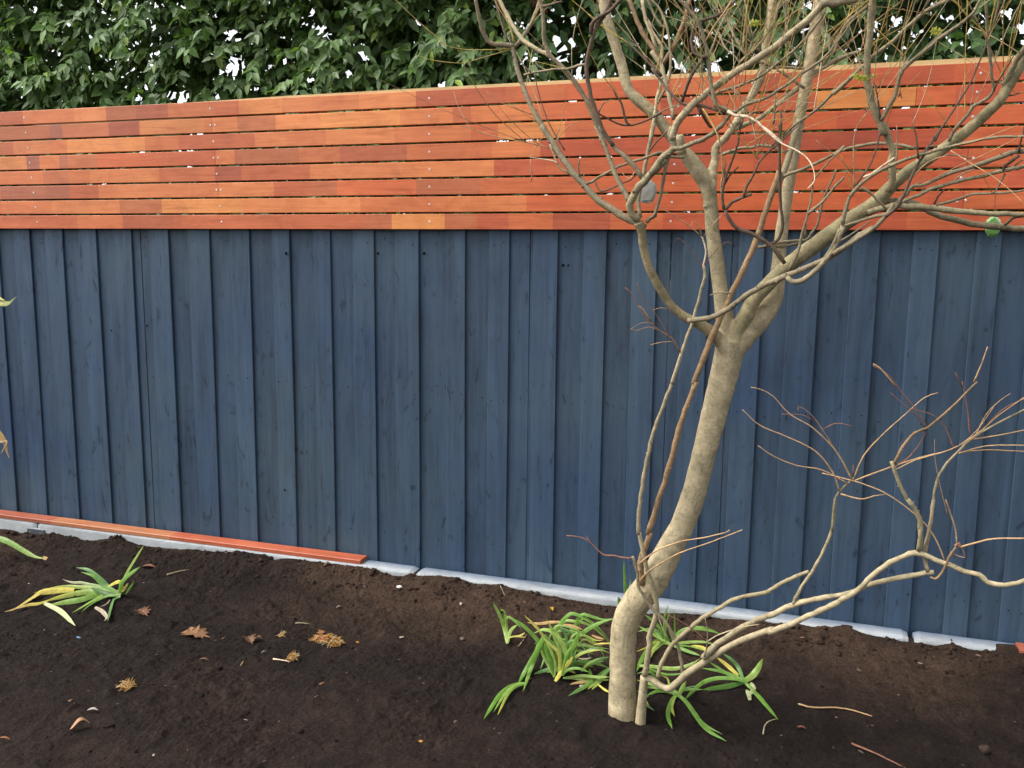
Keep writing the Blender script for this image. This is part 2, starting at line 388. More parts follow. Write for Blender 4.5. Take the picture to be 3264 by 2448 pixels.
# ------------------------------------------------------------------ fence
U0, U1 = -7.2, 3.6
BLUE = np.array([.0350, .0590, .0930])
def make_fence():
    root = empty('timber_fence', (-1.5, 0, 0), 'blue paling fence topped with red hardwood horizontal slats', 'fence')
    e = [u_at(x) for x in (97,203,311,424,541,670,796,926,1056,1195,1337,1487,1626,1782.6,1936.5,2099)]
    st = (u_at(2806.6)-e[-1])/4
    e += [e[-1]+st, e[-1]+2*st, e[-1]+3*st] + [u_at(x) for x in (2806.6, 2996, 3194.7)]
    while e[0] > U0: e.insert(0, e[0]-.206+random.uniform(-.006, .006))
    while e[-1] < U1: e.append(e[-1]+.203+random.uniform(-.006, .006))
    rnd = random.Random(5); mb = MB(); top = 1.5085; T = .0075
    def board(x0, x1, y, tone, lean=0.0, warp=0.0):
        # front sheet with slight cup, 12 rows so the edges can wander, edges eased by a 2 mm arris
        rows = 14; vs = []; a = .002
        w0, w1 = rnd.uniform(0, 9), rnd.uniform(0, 9)
        for k in range(rows+1):
            z = -.16+(top+.16)*k/rows
            d0 = .0012*math.sin(w0+z*2.3)+lean*z; d1 = .0012*math.sin(w1+z*2.1)+lean*z
            yy = y+warp*math.sin(z*1.9+w0)
            vs += [(x0+d0, yy+T, z), (x0+d0, yy+a, z), (x0+d0+a, yy, z), (x1+d1-a, yy, z), (x1+d1, yy+a, z), (x1+d1, yy+T, z)]
        fs = []
        for k in range(rows):
            for j in range(5):
                i = k*6+j; fs.append((i, i+1, i+7, i+6))
        n = rows*6; fs.append((n, n+1, n+2, n+3, n+4, n+5))
        mb.add(vs, fs, BLUE*tone)
    nails = []
    for i in range(len(e)-1):
        a, b = e[i], e[i+1]; w = b-a
        fw = w*rnd.uniform(.40, .54)                       # front board at the right of each bay, back board behind
        tb, tf = rnd.uniform(.85, .99), rnd.uniform(.99, 1.11)
        split = rnd.random() < .22
        if split:
            s = a+w*rnd.uniform(.2, .45)
            board(a-.035, s-.0006, -.001, tb*rnd.uniform(.94, 1.06)); board(s+.0006, b-fw+.02, .0005, tb)
        else: board(a-.035, b-fw+.02, 0, tb, rnd.uniform(-.001, .001), .0008)
        board(b-fw, b, -T-.0035, tf, rnd.uniform(-.0015, .0015), .0012)
        for zz in (1.452, .80, .13):
            for q in (a+w*.22+rnd.uniform(-.02, .02), a+w*.40+rnd.uniform(-.015, .015)):
                if rnd.random() < .62: nails.append((q, -.0006, zz+rnd.uniform(-.02, .02)))
            for q in (b-fw*.72, b-fw*.24):
                if rnd.random() < .85: nails.append((q+rnd.uniform(-.01, .01), -T-.0042, zz+rnd.uniform(-.022, .022)))
    for (x, y, z) in nails:
        r = rnd.uniform(.0016, .0028); el = rnd.uniform(1.0, 1.7)
        vs = [(x+r*math.cos(t), y-.0012, z+r*el*math.sin(t)) for t in np.linspace(0, 6.283, 9)[:-1]] + [(x, y-.0016, z)]
        mb.add(vs, [(k, (k+1) % 8, 8) for k in range(8)], (.012, .016, .024), 1)
    for (X, Y, r) in ((912, 808, .0075), (1352, 808, .0075), (1205, 808, .007), (1795, 846, .007), (1812, 846, .005), (468, 1038, .006), (355, 1054, .005), (907, 1562, .006)):
        p = on_y(X, Y, -.019); vs = [(p[0]+r*math.cos(t)*rnd.uniform(.8, 1.2), -.0188, p[2]+r*math.sin(t)) for t in np.linspace(0, 6.283, 11)[:-1]]
        mb.add(vs, [tuple(range(10))], (.006, .008, .012), 1)
    keep(mb.build('paling_panel', [PAINT, DARK]), root)
    rl = MB()
    for z in (.1, .76, 1.42): rl.box((U0, T+.003, z-.035), (U1, T+.043, z+.035), BLUE*.8)
    keep(rl.build('rail', PAINT), root)
    # ---- slats: eight rows of finger-jointed hardwood
    TONL = {'o': (224,134,78), 'm': (211,119,69), 'r': (198,104,64), 'd': (176,90,60), 'y': (230,146,80), 'p': (170,98,74), 'k': (211,108,62), 'n': (188,106,66)}
    TONR = {'o': (216,120,66), 'm': (204,104,58), 'r': (190,87,54), 'd': (168,77,52), 'y': (222,138,70), 'p': (156,82,62), 'k': (204,98,54), 'n': (184,94,56)}
    t1, t2, A_, D_, B_, C_, E_, F_ = [lambda v, q=q: TILES[q][0]+v*TILES[q][2] for q in ('T1', 'T2', 'A', 'D', 'B', 'C', 'E', 'F')]
    rows = [
     [(t1(0),'r'),(t1(240),'m'),(t1(680),'o'),(t1(950),'n'),(t1(1210),'d'),(t1(1480),'m'),(t1(1880),'r'),(t1(2085),'y'),(t2(245),'m'),(t2(900),'o'),(t2(1385),'r'),(t2(2145),'m'),(A_(390),'r'),(A_(1060),'k'),(B_(190),'m'),(B_(750),'k'),(B_(1180),'r'),(B_(1420),'m'),(C_(0),'k'),(C_(430),'r'),(C_(1300),'k'),(C_(2000),'r')],
     [(t1(0),'n'),(t1(460),'p'),(t1(565),'m'),(t1(965),'d'),(t1(1230),'y'),(t1(1785),'m'),(t1(1850),'o'),(t1(2070),'n'),(t2(185),'o'),(t2(570),'y'),(t2(1250),'o'),(t2(1700),'m'),(A_(0),'o'),(A_(710),'k'),(B_(70),'d'),(B_(680),'k'),(B_(1450),'r'),(B_(1850),'y'),(C_(880),'k'),(C_(1330),'r'),(C_(1900),'k')],
     [(t1(0),'n'),(t1(140),'o'),(t1(465),'m'),(t1(600),'y'),(t1(1270),'m'),(t1(1560),'r'),(t2(0),'o'),(t2(270),'m'),(t2(610),'o'),(t2(1200),'m'),(t2(2090),'y'),(A_(0),'k'),(A_(310),'o'),(A_(1080),'r'),(B_(100),'k'),(B_(600),'k'),(B_(1300),'k'),(B_(2090),'r'),(C_(0),'r'),(C_(900),'k'),(C_(1450),'r'),(C_(1750),'k')],
     [(t1(0),'y'),(t1(245),'p'),(t1(355),'m'),(t1(525),'p'),(t1(600),'m'),(t1(850),'k'),(t1(1360),'r'),(t1(1870),'o'),(t1(2035),'n'),(t2(380),'m'),(t2(730),'d'),(t2(1305),'m'),(t2(2030),'o'),(D_(0),'m'),(D_(240),'o'),(D_(800),'r'),(E_(0),'r'),(E_(780),'r'),(E_(1400),'d'),(F_(0),'d'),(F_(560),'r'),(F_(1330),'k')],
     [(t1(0),'m'),(t1(380),'n'),(t1(600),'m'),(t1(780),'o'),(t1(1380),'r'),(t1(1860),'d'),(t1(2090),'r'),(t2(470),'o'),(t2(1240),'o'),(t2(2055),'r'),(D_(870),'m'),(E_(0),'d'),(E_(700),'k'),(E_(1160),'r'),(E_(1700),'k'),(F_(0),'k'),(F_(1000),'r'),(F_(1530),'m')],
     [(t1(0),'p'),(t1(600),'r'),(t1(850),'o'),(t1(1650),'m'),(t1(1885),'o'),(t2(155),'r'),(t2(470),'n'),(t2(700),'k'),(t2(1385),'n'),(t2(1940),'k'),(D_(120),'m'),(D_(1250),'k'),(E_(0),'k'),(E_(560),'m'),(E_(1400),'k'),(F_(0),'k'),(F_(640),'r'),(F_(1200),'k')],
     [(t1(0),'m'),(t1(440),'o'),(t1(1025),'n'),(t1(1390),'y'),(t1(2100),'o'),(t2(550),'o'),(t2(900),'m'),(t2(1660),'o'),(D_(0),'o'),(D_(650),'k'),(E_(0),'k'),(E_(900),'k'),(F_(0),'k'),(F_(1100),'r'),(F_(1520),'m')],
     [(t1(0),'r'),(t1(650),'m'),(t1(1045),'d'),(t1(1490),'r'),(t2(0),'r'),(t2(900),'n'),(t2(1170),'y'),(t2(1630),'d'),(t2(2185),'m'),(D_(80),'r'),(D_(440),'m'),(D_(960),'d'),(D_(1630),'m'),(E_(140),'r'),(E_(780),'r'),(E_(1500),'r'),(F_(0),'r'),(F_(880),'m'),(F_(1500),'r')]]
    joints = {1: [t1(1850), C_(880)], 3: [t1(1870)], 5: [t1(1885)], 4: [F_(1540)], 6: [F_(1520)], 0: [B_(1800)], 2: [t2(185)]}
    sm = MB(); pit = .0724; g = .0080; rr = random.Random(3)
    yf, yb = -.034, -.015
    for k, row in enumerate(rows):
        z1 = 2.079-k*pit; z0 = z1-(pit-g); Y = 0.5*(z0+z1)
        ysrc = 745
        us = [(u_at(X, 600, yf), q) for X, q in sorted(row, key=lambda t: t[0])]
        left = []; v = us[0][0]
        while v > U0: v -= rr.uniform(.15, .5); left.insert(0, (max(v, U0), rr.choice('omrrdnk')))
        right = []; v = us[-1][0]
        while v < U1-.3: v += rr.uniform(.15, .5); right.append((v, rr.choice('kmrrdk')))
        segs = left+us+right+[(U1, None)]
        js = [u_at(x, 600, yf) for x in joints.get(k, [])]
        pc = None
        for (a, q), (b, _) in zip(segs[:-1], segs[1:]):
            if b-a < .001: continue
            f = min(1, max(0, (a+1.9)/.9)); c = (lin(TONL[q])*(1-f)+lin(TONR[q])*f)*.76*rr.uniform(.95, 1.05)
            if pc is not None and rr.random() < .5: c = c*.72+pc*.28
            pc = c
            a2 = a+.0007 if any(abs(a-j) < .03 for j in js) else a
            b2 = b-.0007 if any(abs(b-j) < .03 for j in js) else b
            bv = .0016; vs = []
            for x in (a2, b2):
                vs += [(x, yb, z0), (x, yf+bv, z0), (x, yf, z0+bv), (x, yf, z1-bv), (x, yf+bv, z1), (x, yb, z1)]
            fs = [(i, i+6, (i+1) % 6+6, (i+1) % 6) for i in range(6)] + [(0, 1, 2, 3, 4, 5), (11, 10, 9, 8, 7, 6)]
            sm.add(vs, [f[::-1] for f in fs], c)
    keep(sm.build('slat_panel', MERBAU), root)
    # ---- screws
    def screw(X, k, dz=0):
        z = 2.079-k*pit-(pit-g)/2+dz; u = u_at(X, 600, yf); s = MB(); r = .0042
        for (ra, rb, ya, yb_, c) in ((r, r*.75, yf-.0002, yf-.0012, .75), (r*.75, r*.3, yf-.0012, yf-.0009, .5)):
            vs = [(u+q*math.cos(t), y, z+q*math.sin(t)) for q, y in ((ra, ya), (rb, yb_)) for t in np.linspace(0, 6.2832, 11)[:-1]]
            s.add(vs, [(i, (i+1) % 10, 10+(i+1) % 10, 10+i) for i in range(10)], (c, c, c*.97))
        s.add([(u+r*.3*math.cos(t), yf-.0009, z+r*.3*math.sin(t)) for t in np.linspace(0, 6.2832, 11)[:-1]], [tuple(range(10))], (.15, .15, .15))
        keep(s.build('screw', STEEL), root)
    for k in range(8):
        screw(t1(246+8*k), k)
        if k in (1, 3, 5): screw(t1(1830+k*8), k); screw(t1(1868+k*8), k)
        else: screw(t1(1840+9*k), k)
        screw(t2(1498), k)
        screw(E_(275-6*k), k)
        screw(F_(1500+(4-k)*25), k, .006 if k % 2 else -.004); 
        if k in (2, 4, 6): screw(F_(1600+(4-k)*25), k)
        screw(B_(1110) if k == 0 else t1(-1400), k)
    # ---- battens and pine top rail behind the slats
    for u in [u_at(t1(246)), u_at(t1(1850)), u_at(t2(1498)), u_at(E_(260)), u_at(F_(1540)), -5.2, -6.3, 1.6, 2.6]:
        bt = MB(); bt.box((u-.03, yb+.0006, 1.512), (u+.03, yb+.028, 2.068), (.34, .22, .11))
        keep(bt.build('batten', PINE), root)
    tr = MB(); n = 24; vs = []
    for i in range(n+1):
        u = U0+(U1-U0)*i/n; zt = 2.0795+np.interp(u, [-3.6, -2.9, -2.2, -1.2, 0.6], [-.012, .006, .017, .021, .026])
        vs += [(u, yb+.029, zt), (u, yb+.029, zt-.07), (u, yb+.066, zt-.07), (u, yb+.066, zt)]
    fs = []
    for i in range(n):
        for j in range(4): fs.append((i*4+j, i*4+(j+1) % 4, i*4+4+(j+1) % 4, i*4+4+j))
    tr.add(vs, fs, (.52, .36, .16)); keep(tr.build('top_rail', PINE), root)
make_fence()

# ------------------------------------------------------------------ concrete sleepers and loose boards
def sleeper(u0, u1, label, seed):
    rnd = np.random.default_rng(seed); n = max(20, int((u1-u0)/.02))
    prof = [(-.02, -.16), (-.02, -.004), (-.028, .0), (-.088, -.001), (-.0975, -.004), (-.1008, -.011), (-.1015, -.02), (-.1015, -.16)]
    V = []; xs = np.linspace(u0, u1, n+1)
    for i, x in enumerate(xs):
        e = min(x-u0, u1-x); c = max(0, .012-e)/.012; c = c*c*.008
        for (y, z) in prof:
            k = 1 if z > -.1 else 0
            V.append((x, y+(.004*c/.008 if y < -.09 else 0)+(rnd.random()-.5)*.0008, z-c*k+(rnd.random()-.5)*.0008*k))
    m = len(prof); F = []
    for i in range(n):
        for j in range(m-1): F.append((i*m+j, i*m+j+1, (i+1)*m+j+1, (i+1)*m+j))
    F += [tuple(range(m)), tuple(range(n*m+m-1, n*m-1, -1))]
    mb = MB(); r = np.array([(u0+u1)/2, 0, 0]); mb.add([tuple(np.array(v)-r) for v in V], [f[::-1] for f in F], (.8, .8, .8))
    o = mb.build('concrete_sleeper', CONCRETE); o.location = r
    tag(o, label, 'concrete sleeper', 'concrete sleepers under the palings')
ga = u_at(*px('T4', 1385, 560), -.06); gb = u_at(*px('T4', 1412, 560), -.06)
gc = u_at(*px('T6', 1205, 1150), -.06); gd = u_at(*px('T6', 1258, 1150), -.06); gl = u_at(*px('T3', 320, 500), -.1)
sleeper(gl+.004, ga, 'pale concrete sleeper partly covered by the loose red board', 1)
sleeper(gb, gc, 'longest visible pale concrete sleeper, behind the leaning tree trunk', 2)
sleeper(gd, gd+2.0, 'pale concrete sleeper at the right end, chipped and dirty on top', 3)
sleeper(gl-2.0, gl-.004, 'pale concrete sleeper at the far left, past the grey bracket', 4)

def loose_board(p0, p1, ang, label):
    (u0, u1) = p0, p1; L = u1-u0; mb = MB(); cs = ['m', 'o', 'k', 'k']; a = 0
    TN = {'m': (186,106,80), 'o': (202,132,92), 'k': (200,106,74)}
    cuts = [0, L*.42, L*.66, L*.86, L]
    for q, (x0, x1) in zip(cs, zip(cuts[:-1], cuts[1:])):
        bv = .0018; vs = []
        for x in (x0, x1):
            vs += [(x, -.034, 0), (x, -.034, .0185-bv), (x, -.034+bv, .0185), (x, .034-bv, .0185), (x, .034, .0185-bv), (x, .034, 0)]
        fs = [(i, i+6, (i+1) % 6+6, (i+1) % 6) for i in range(6)] + [(0, 1, 2, 3, 4, 5), (11, 10, 9, 8, 7, 6)]
        mb.add([(x-L/2, y, z) for x, y, z in vs], [f for f in fs], lin(TN[q])*.62)
    o = mb.build('loose_board', MERBAU); o.location = ((u0+u1)/2, -.066, .0008); o.rotation_euler = (math.radians(1.5), 0, ang)
    tag(o, label, 'timber board'); return o
pe = on_y(*px('T4', 948, 455), -.03)
loose_board(-4.9, float(pe[0])+.004, math.radians(.3), 'long loose red hardwood board lying on the concrete sleeper')
qe = on_y(*px('T6', 2165, 1190), -.10)
o = loose_board(float(qe[0]), float(qe[0])+1.3, math.radians(-1.0), 'end of a red hardwood board poking in at the right edge'); o.location.y = -.105; o.location.z = .0008

def bracket():
    a = on_y(*px('T3', 237, 492), -.104); b = on_y(*px('T3', 388, 545), -.104)
    mb = MB(); L = b[0]-a[0]; c = (.12, .135, .15)
    mb.box((-L/2, -.006, -.07), (L/2, 0, 0), c, .001); mb.box((-L/2, .0008, -.004), (L/2, .03, .0015), c, .001)
    for x in (-L*.3, L*.3):
        vs = [(x+.004*math.cos(t), y, -.02+.004*math.sin(t)) for y in (-.0062, -.009) for t in np.linspace(0, 6.283, 7)[:-1]]
        mb.add(vs, [(i, (i+1) % 6, 6+(i+1) % 6, 6+i) for i in range(6)]+[(6, 7, 8, 9, 10, 11)], (.3, .3, .3))
    o = mb.build('metal_bracket', STEEL); o.location = ((a[0]+b[0])/2, -.1025, a[2])
    tag(o, 'small grey galvanised bracket at the joint of two concrete sleepers', 'bracket')
bracket()

# ------------------------------------------------------------------ tubes
BC = {'g': (160,147,117), 'd': (104,88,74), 'p': (186,170,138), 't': (184,150,112), 'y': (192,166,92), 'r': (140,98,82), 'w': (232,208,180), 'b': (152,124,94), 's': (146,133,108), 'T': (172,158,128)}
def bcol(k): return lin(BC[k])*.78
def smooth_path(P, R, step):
    """Catmull-Rom through P (n,3) with radii R, resampled about every step"""
    P = np.asarray(P, float); R = np.asarray(R, float)
    Q = np.vstack([2*P[0]-P[1], P, 2*P[-1]-P[-2]]); out, rad = [], []
    for i in range(len(P)-1):
        p0, p1, p2, p3 = Q[i:i+4]; n = max(2, int(np.linalg.norm(p2-p1)/step))
        for t in np.linspace(0, 1, n, endpoint=False):
            out.append(.5*((2*p1)+(-p0+p2)*t+(2*p0-5*p1+4*p2-p3)*t*t+(-p0+3*p1-3*p2+p3)*t**3)); rad.append(R[i]+(R[i+1]-R[i])*t)
    out.append(P[-1]); rad.append(R[-1]); return np.array(out), np.array(rad)
def tube(mb, P, R, col, sides=None, step=None, rough=.06, seed=0, cap=True):
    rm = float(np.mean(R)); sides = sides or (6 if rm < .002 else 7 if rm < .005 else 10 if rm < .012 else 20)
    P, R = smooth_path(P, R, step or max(.014, rm*2.4))
    rs = np.random.default_rng(seed+int(abs(P[0][0])*1e4))
    n = len(P); T = np.gradient(P, axis=0); T /= np.linalg.norm(T, axis=1)[:, None]+1e-9
    if rm < .012:
        wob = rs.normal(0, 1, (n, 3))*min(.0010, rm*.12); wob[0] = wob[-1] = 0; P = P+wob
        R = R*(1+rough*rs.normal(0, 1, n).clip(-1.5, 1.8))
    ref = np.array([.3, -1, .2]); A = np.cross(T, ref); A /= np.linalg.norm(A, axis=1)[:, None]; B = np.cross(T, A)
    th = np.linspace(0, 2*np.pi, sides, endpoint=False)
    rr = R[:, None]*np.ones(sides)
    if rm >= .012:
        rr = rr*(1+.09*(vnoise(np.arange(n)[:, None]*.35+np.zeros(sides), np.cos(th)*1.3+np.zeros((n, 1))+3, 77+seed, np.sin(th)*1.3+np.zeros((n, 1)))-.5))
    V = P[:, None]+A[:, None]*(np.cos(th)[None, :, None]*rr[..., None])+B[:, None]*(np.sin(th)[None, :, None]*rr[..., None])
    V = V.reshape(-1, 3); F = []
    for i in range(n-1):
        for j in range(sides):
            k = (j+1) % sides; F.append((i*sides+j, i*sides+k, (i+1)*sides+k, (i+1)*sides+j))
    if cap: F.append(tuple(range(sides))[::-1]); F.append(tuple(range((n-1)*sides, n*sides)))
    mb.add(V, F, col)

# ------------------------------------------------------------------ the bare tree
Y0 = float(on_ground(*px('T5', 955, 1560))[1])          # distance of the trunk's foot
TREE = empty('bare_tree', tuple(on_ground(*px('T5', 955, 1560))), 'leafless grey garden tree with a leaning trunk and many twigs', 'tree')
def trace(tile, pts, d0, d1, o0, o1, extend=0.0):
    """a branch followed through the photograph: each point gets its own distance, radius from its width"""
    n = len(pts); s = TILES[tile][2] if isinstance(tile, str) else 1; P, R = [], []
    L = [0]
    for a, b in zip(pts[:-1], pts[1:]): L.append(L[-1]+math.hypot(b[0]-a[0], b[1]-a[1]))
    for q, l in zip(pts, L):
        t = l/L[-1]; p = on_y(*px(tile, q[0], q[1]), Y0+o0+(o1-o0)*t); P.append(p)
        d = (q[2] if len(q) > 2 else d0+(d1-d0)*t)*s; R.append(.5*d/FPX*depth(p))
    if extend > 0:
        v = P[-1]-P[-2]; v /= np.linalg.norm(v)
        for k in (1, 2, 3):
            v = v+np.array([random.uniform(-.2, .2), random.uniform(-.25, .25), .12]); v /= np.linalg.norm(v)
            P.append(P[-1]+v*extend/3); R.append(R[-1]*.75)
    return np.array(P), np.array(R)

BIG = [  # the trunk and the limbs that grow out of it as one skin
 ('trunk', 'T5', [(957,1640,262),(955,1560,244),(955,1400,236),(955,1200,226),(957,1000,226),(968,850,230),(990,750,234),(1045,640,244),(1130,520,254),(1212,420,252),(1280,300,244),(1342,180,230),(1400,70,216),(1450,-20,206)], 0, 0, 0, 0, 0),
 ('trunk', 'Q4', [(726,638,103),(778,500,103),(830,300,102),(880,100,112),(906,0,118)], 0, 0, 0, 0, 0),
 ('trunk', 'Q2', [(906,1659,118),(924,1590,120),(940,1520,124),(950,1470,128)], 0, 0, 0, 0, 0),
 ('limb_a', 'Q2', [(945,1490,95),(925,1400,80),(907,1300,68),(893,1200,64),(880,1100,64),(866,1000,60),(860,900,60),(848,820,64),(815,755,72),(770,690,64),(730,640,54),(690,590,50),(620,500,48),(545,432,50),(503,385,44),(472,275,44),(432,150,44),(402,50,44),(390,-40,42)], 0, 0, 0, .02, .45),
 ('limb_b', 'Q2', [(848,900,48),(856,830,48),(864,760,42),(874,700,36),(880,640,36),(925,590,32),(960,540,32),(1020,440,34),(1075,330,34),(1098,200,36),(1113,100,36),(1125,-20,34)], 0, 0, .0, .10, .4),
 ('limb_c', 'Q2', [(960,1500,110),(1020,1430,105),(1085,1360,96),(1135,1280,74),(1150,1150,58),(1165,1000,54),(1195,800,50),(1220,650,48),(1247,480,48),(1272,350,50),(1300,200,52),(1322,40,50),(1330,-40,48)], 0, 0, .0, .10, .45),
 ('limb_d', 'Q2', [(945,1570,60),(962,1480,76),(990,1400,68),(1050,1290,64),(1120,1215,62),(1200,1140,66),(1300,1065,70),(1450,955,68),(1560,885,66),(1645,800,54),(1720,735,50),(1810,680,50),(1960,570,48),(2060,480,46),(2110,430,44),(2190,300,40),(2240,200,38)], 0, 0, .0, -.22, .5),
 ('limb_e', 'Q2', [(925,1510,72),(895,1468,58),(850,1425,50),(800,1395,44),(740,1365,40),(680,1310,38),(630,1230,38),(590,1150,36),(568,1070,36),(560,1000,38),(545,960,46)], 0, 0, -.02, -.16, 0),
]
def build_trunk():
    mb = MB(); lines = []
    for key, tile, pts, d0, d1, o0, o1, ex in BIG:
        P, R = trace(tile, pts, d0, d1, o0, o1, ex); lines.append((key, *smooth_path(P, R, .006)))
        tube(mb, P, R, (1, 1, 1), sides=18, step=.01)
    # root flare
    b = lines[0][1][3]; 
    for k in range(7):
        a = k*.9+.3; d = np.array([math.cos(a), math.sin(a)*.8, 0])
        tube(mb, [b+d*.012+np.array([0, 0, .05]), b+d*.034+np.array([0, 0, -.0]), b+d*.045+np.array([0, 0, -.05])], [.02, .018, .014], (1, 1, 1), sides=10, step=.01)
    tmp = mb.build('tmp', BARK)
    md = tmp.modifiers.new('r', 'REMESH'); md.mode = 'VOXEL'; md.voxel_size = .0032; md.use_smooth_shade = True
    ms = tmp.modifiers.new('s', 'SMOOTH'); ms.factor = .5; ms.iterations = 4
    dg = bpy.context.evaluated_depsgraph_get(); ev = tmp.evaluated_get(dg); me = ev.to_mesh()
    n = len(me.vertices); V = np.empty(n*3); me.vertices.foreach_get('co', V); V = V.reshape(-1, 3)
    NV = np.empty(n*3); me.vertices.foreach_get('normal', NV); NV = NV.reshape(-1, 3)
    F = [tuple(p.vertices) for p in me.polygons]; ev.to_mesh_clear(); bpy.data.objects.remove(tmp)
    keys = ['trunk', 'limb_a', 'limb_b', 'limb_c', 'limb_d', 'limb_e']; best = np.full(n, 1e9); own = np.zeros(n, int); along = np.zeros(n)
    for key, P, R in lines:
        for i in range(0, len(P), 2):
            m = np.abs(V[:, 2]-P[i, 2]) < .12; dv = np.linalg.norm(V[m]-P[i], axis=1)/R[i]-(.25 if key == 'trunk' else 0)
            idx = np.where(m)[0]; b = dv < best[idx]; best[idx[b]] = dv[b]; own[idx[b]] = keys.index(key); along[idx[b]] = R[i]
    F = np.array([f for f in F if len(f) == 4])
    # bark colour: warm tan low trunk, greyer and paler up the limbs, greenish lichen on limb d
    t = np.clip((V[:, 2]-.9)/.7, 0, 1)[:, None]
    C = bcol('T')*(1-t)+bcol('g')*t
    pale = (vnoise(V[:, 0]*26, V[:, 1]*26, 51, V[:, 2]*15) > .62)[:, None]*t
    C = C*(1-.45*pale)+bcol('p')*.45*pale*1.15
    C = np.where((own == 4)[:, None], C*np.array([.86, .88, .80]), C); C = np.where((own == 5)[:, None], C*np.array([.74, .72, .66]), C)
    C = np.where(((own == 3) | (own == 2))[:, None], C*.55+bcol('p')*.45, C)
    # dark cut collar where a limb was removed
    for (q, r) in ((('Q2', 812, 785), .03), (('Q2', 500, 402), .018)):
        c = on_y(*px(*q), Y0-.02); d = np.linalg.norm(V-c, axis=1); C = C*(1-.55*np.clip(1-d/r, 0, 1))[:, None]
    fo = own[F[:, 0]]
    for k, key in enumerate(keys):
        f = F[fo == k]
        if not len(f): continue
        vi, inv = np.unique(f, return_inverse=True)
        o = big_mesh('trunk' if k == 0 else 'limb', V[vi], [(4, inv.reshape(-1, 4))], C[vi], BARK, smooth=True)
        o.data.normals_split_custom_set_from_vertices([tuple(q) for q in NV[vi]])
        keep(o, TREE)
build_trunk()

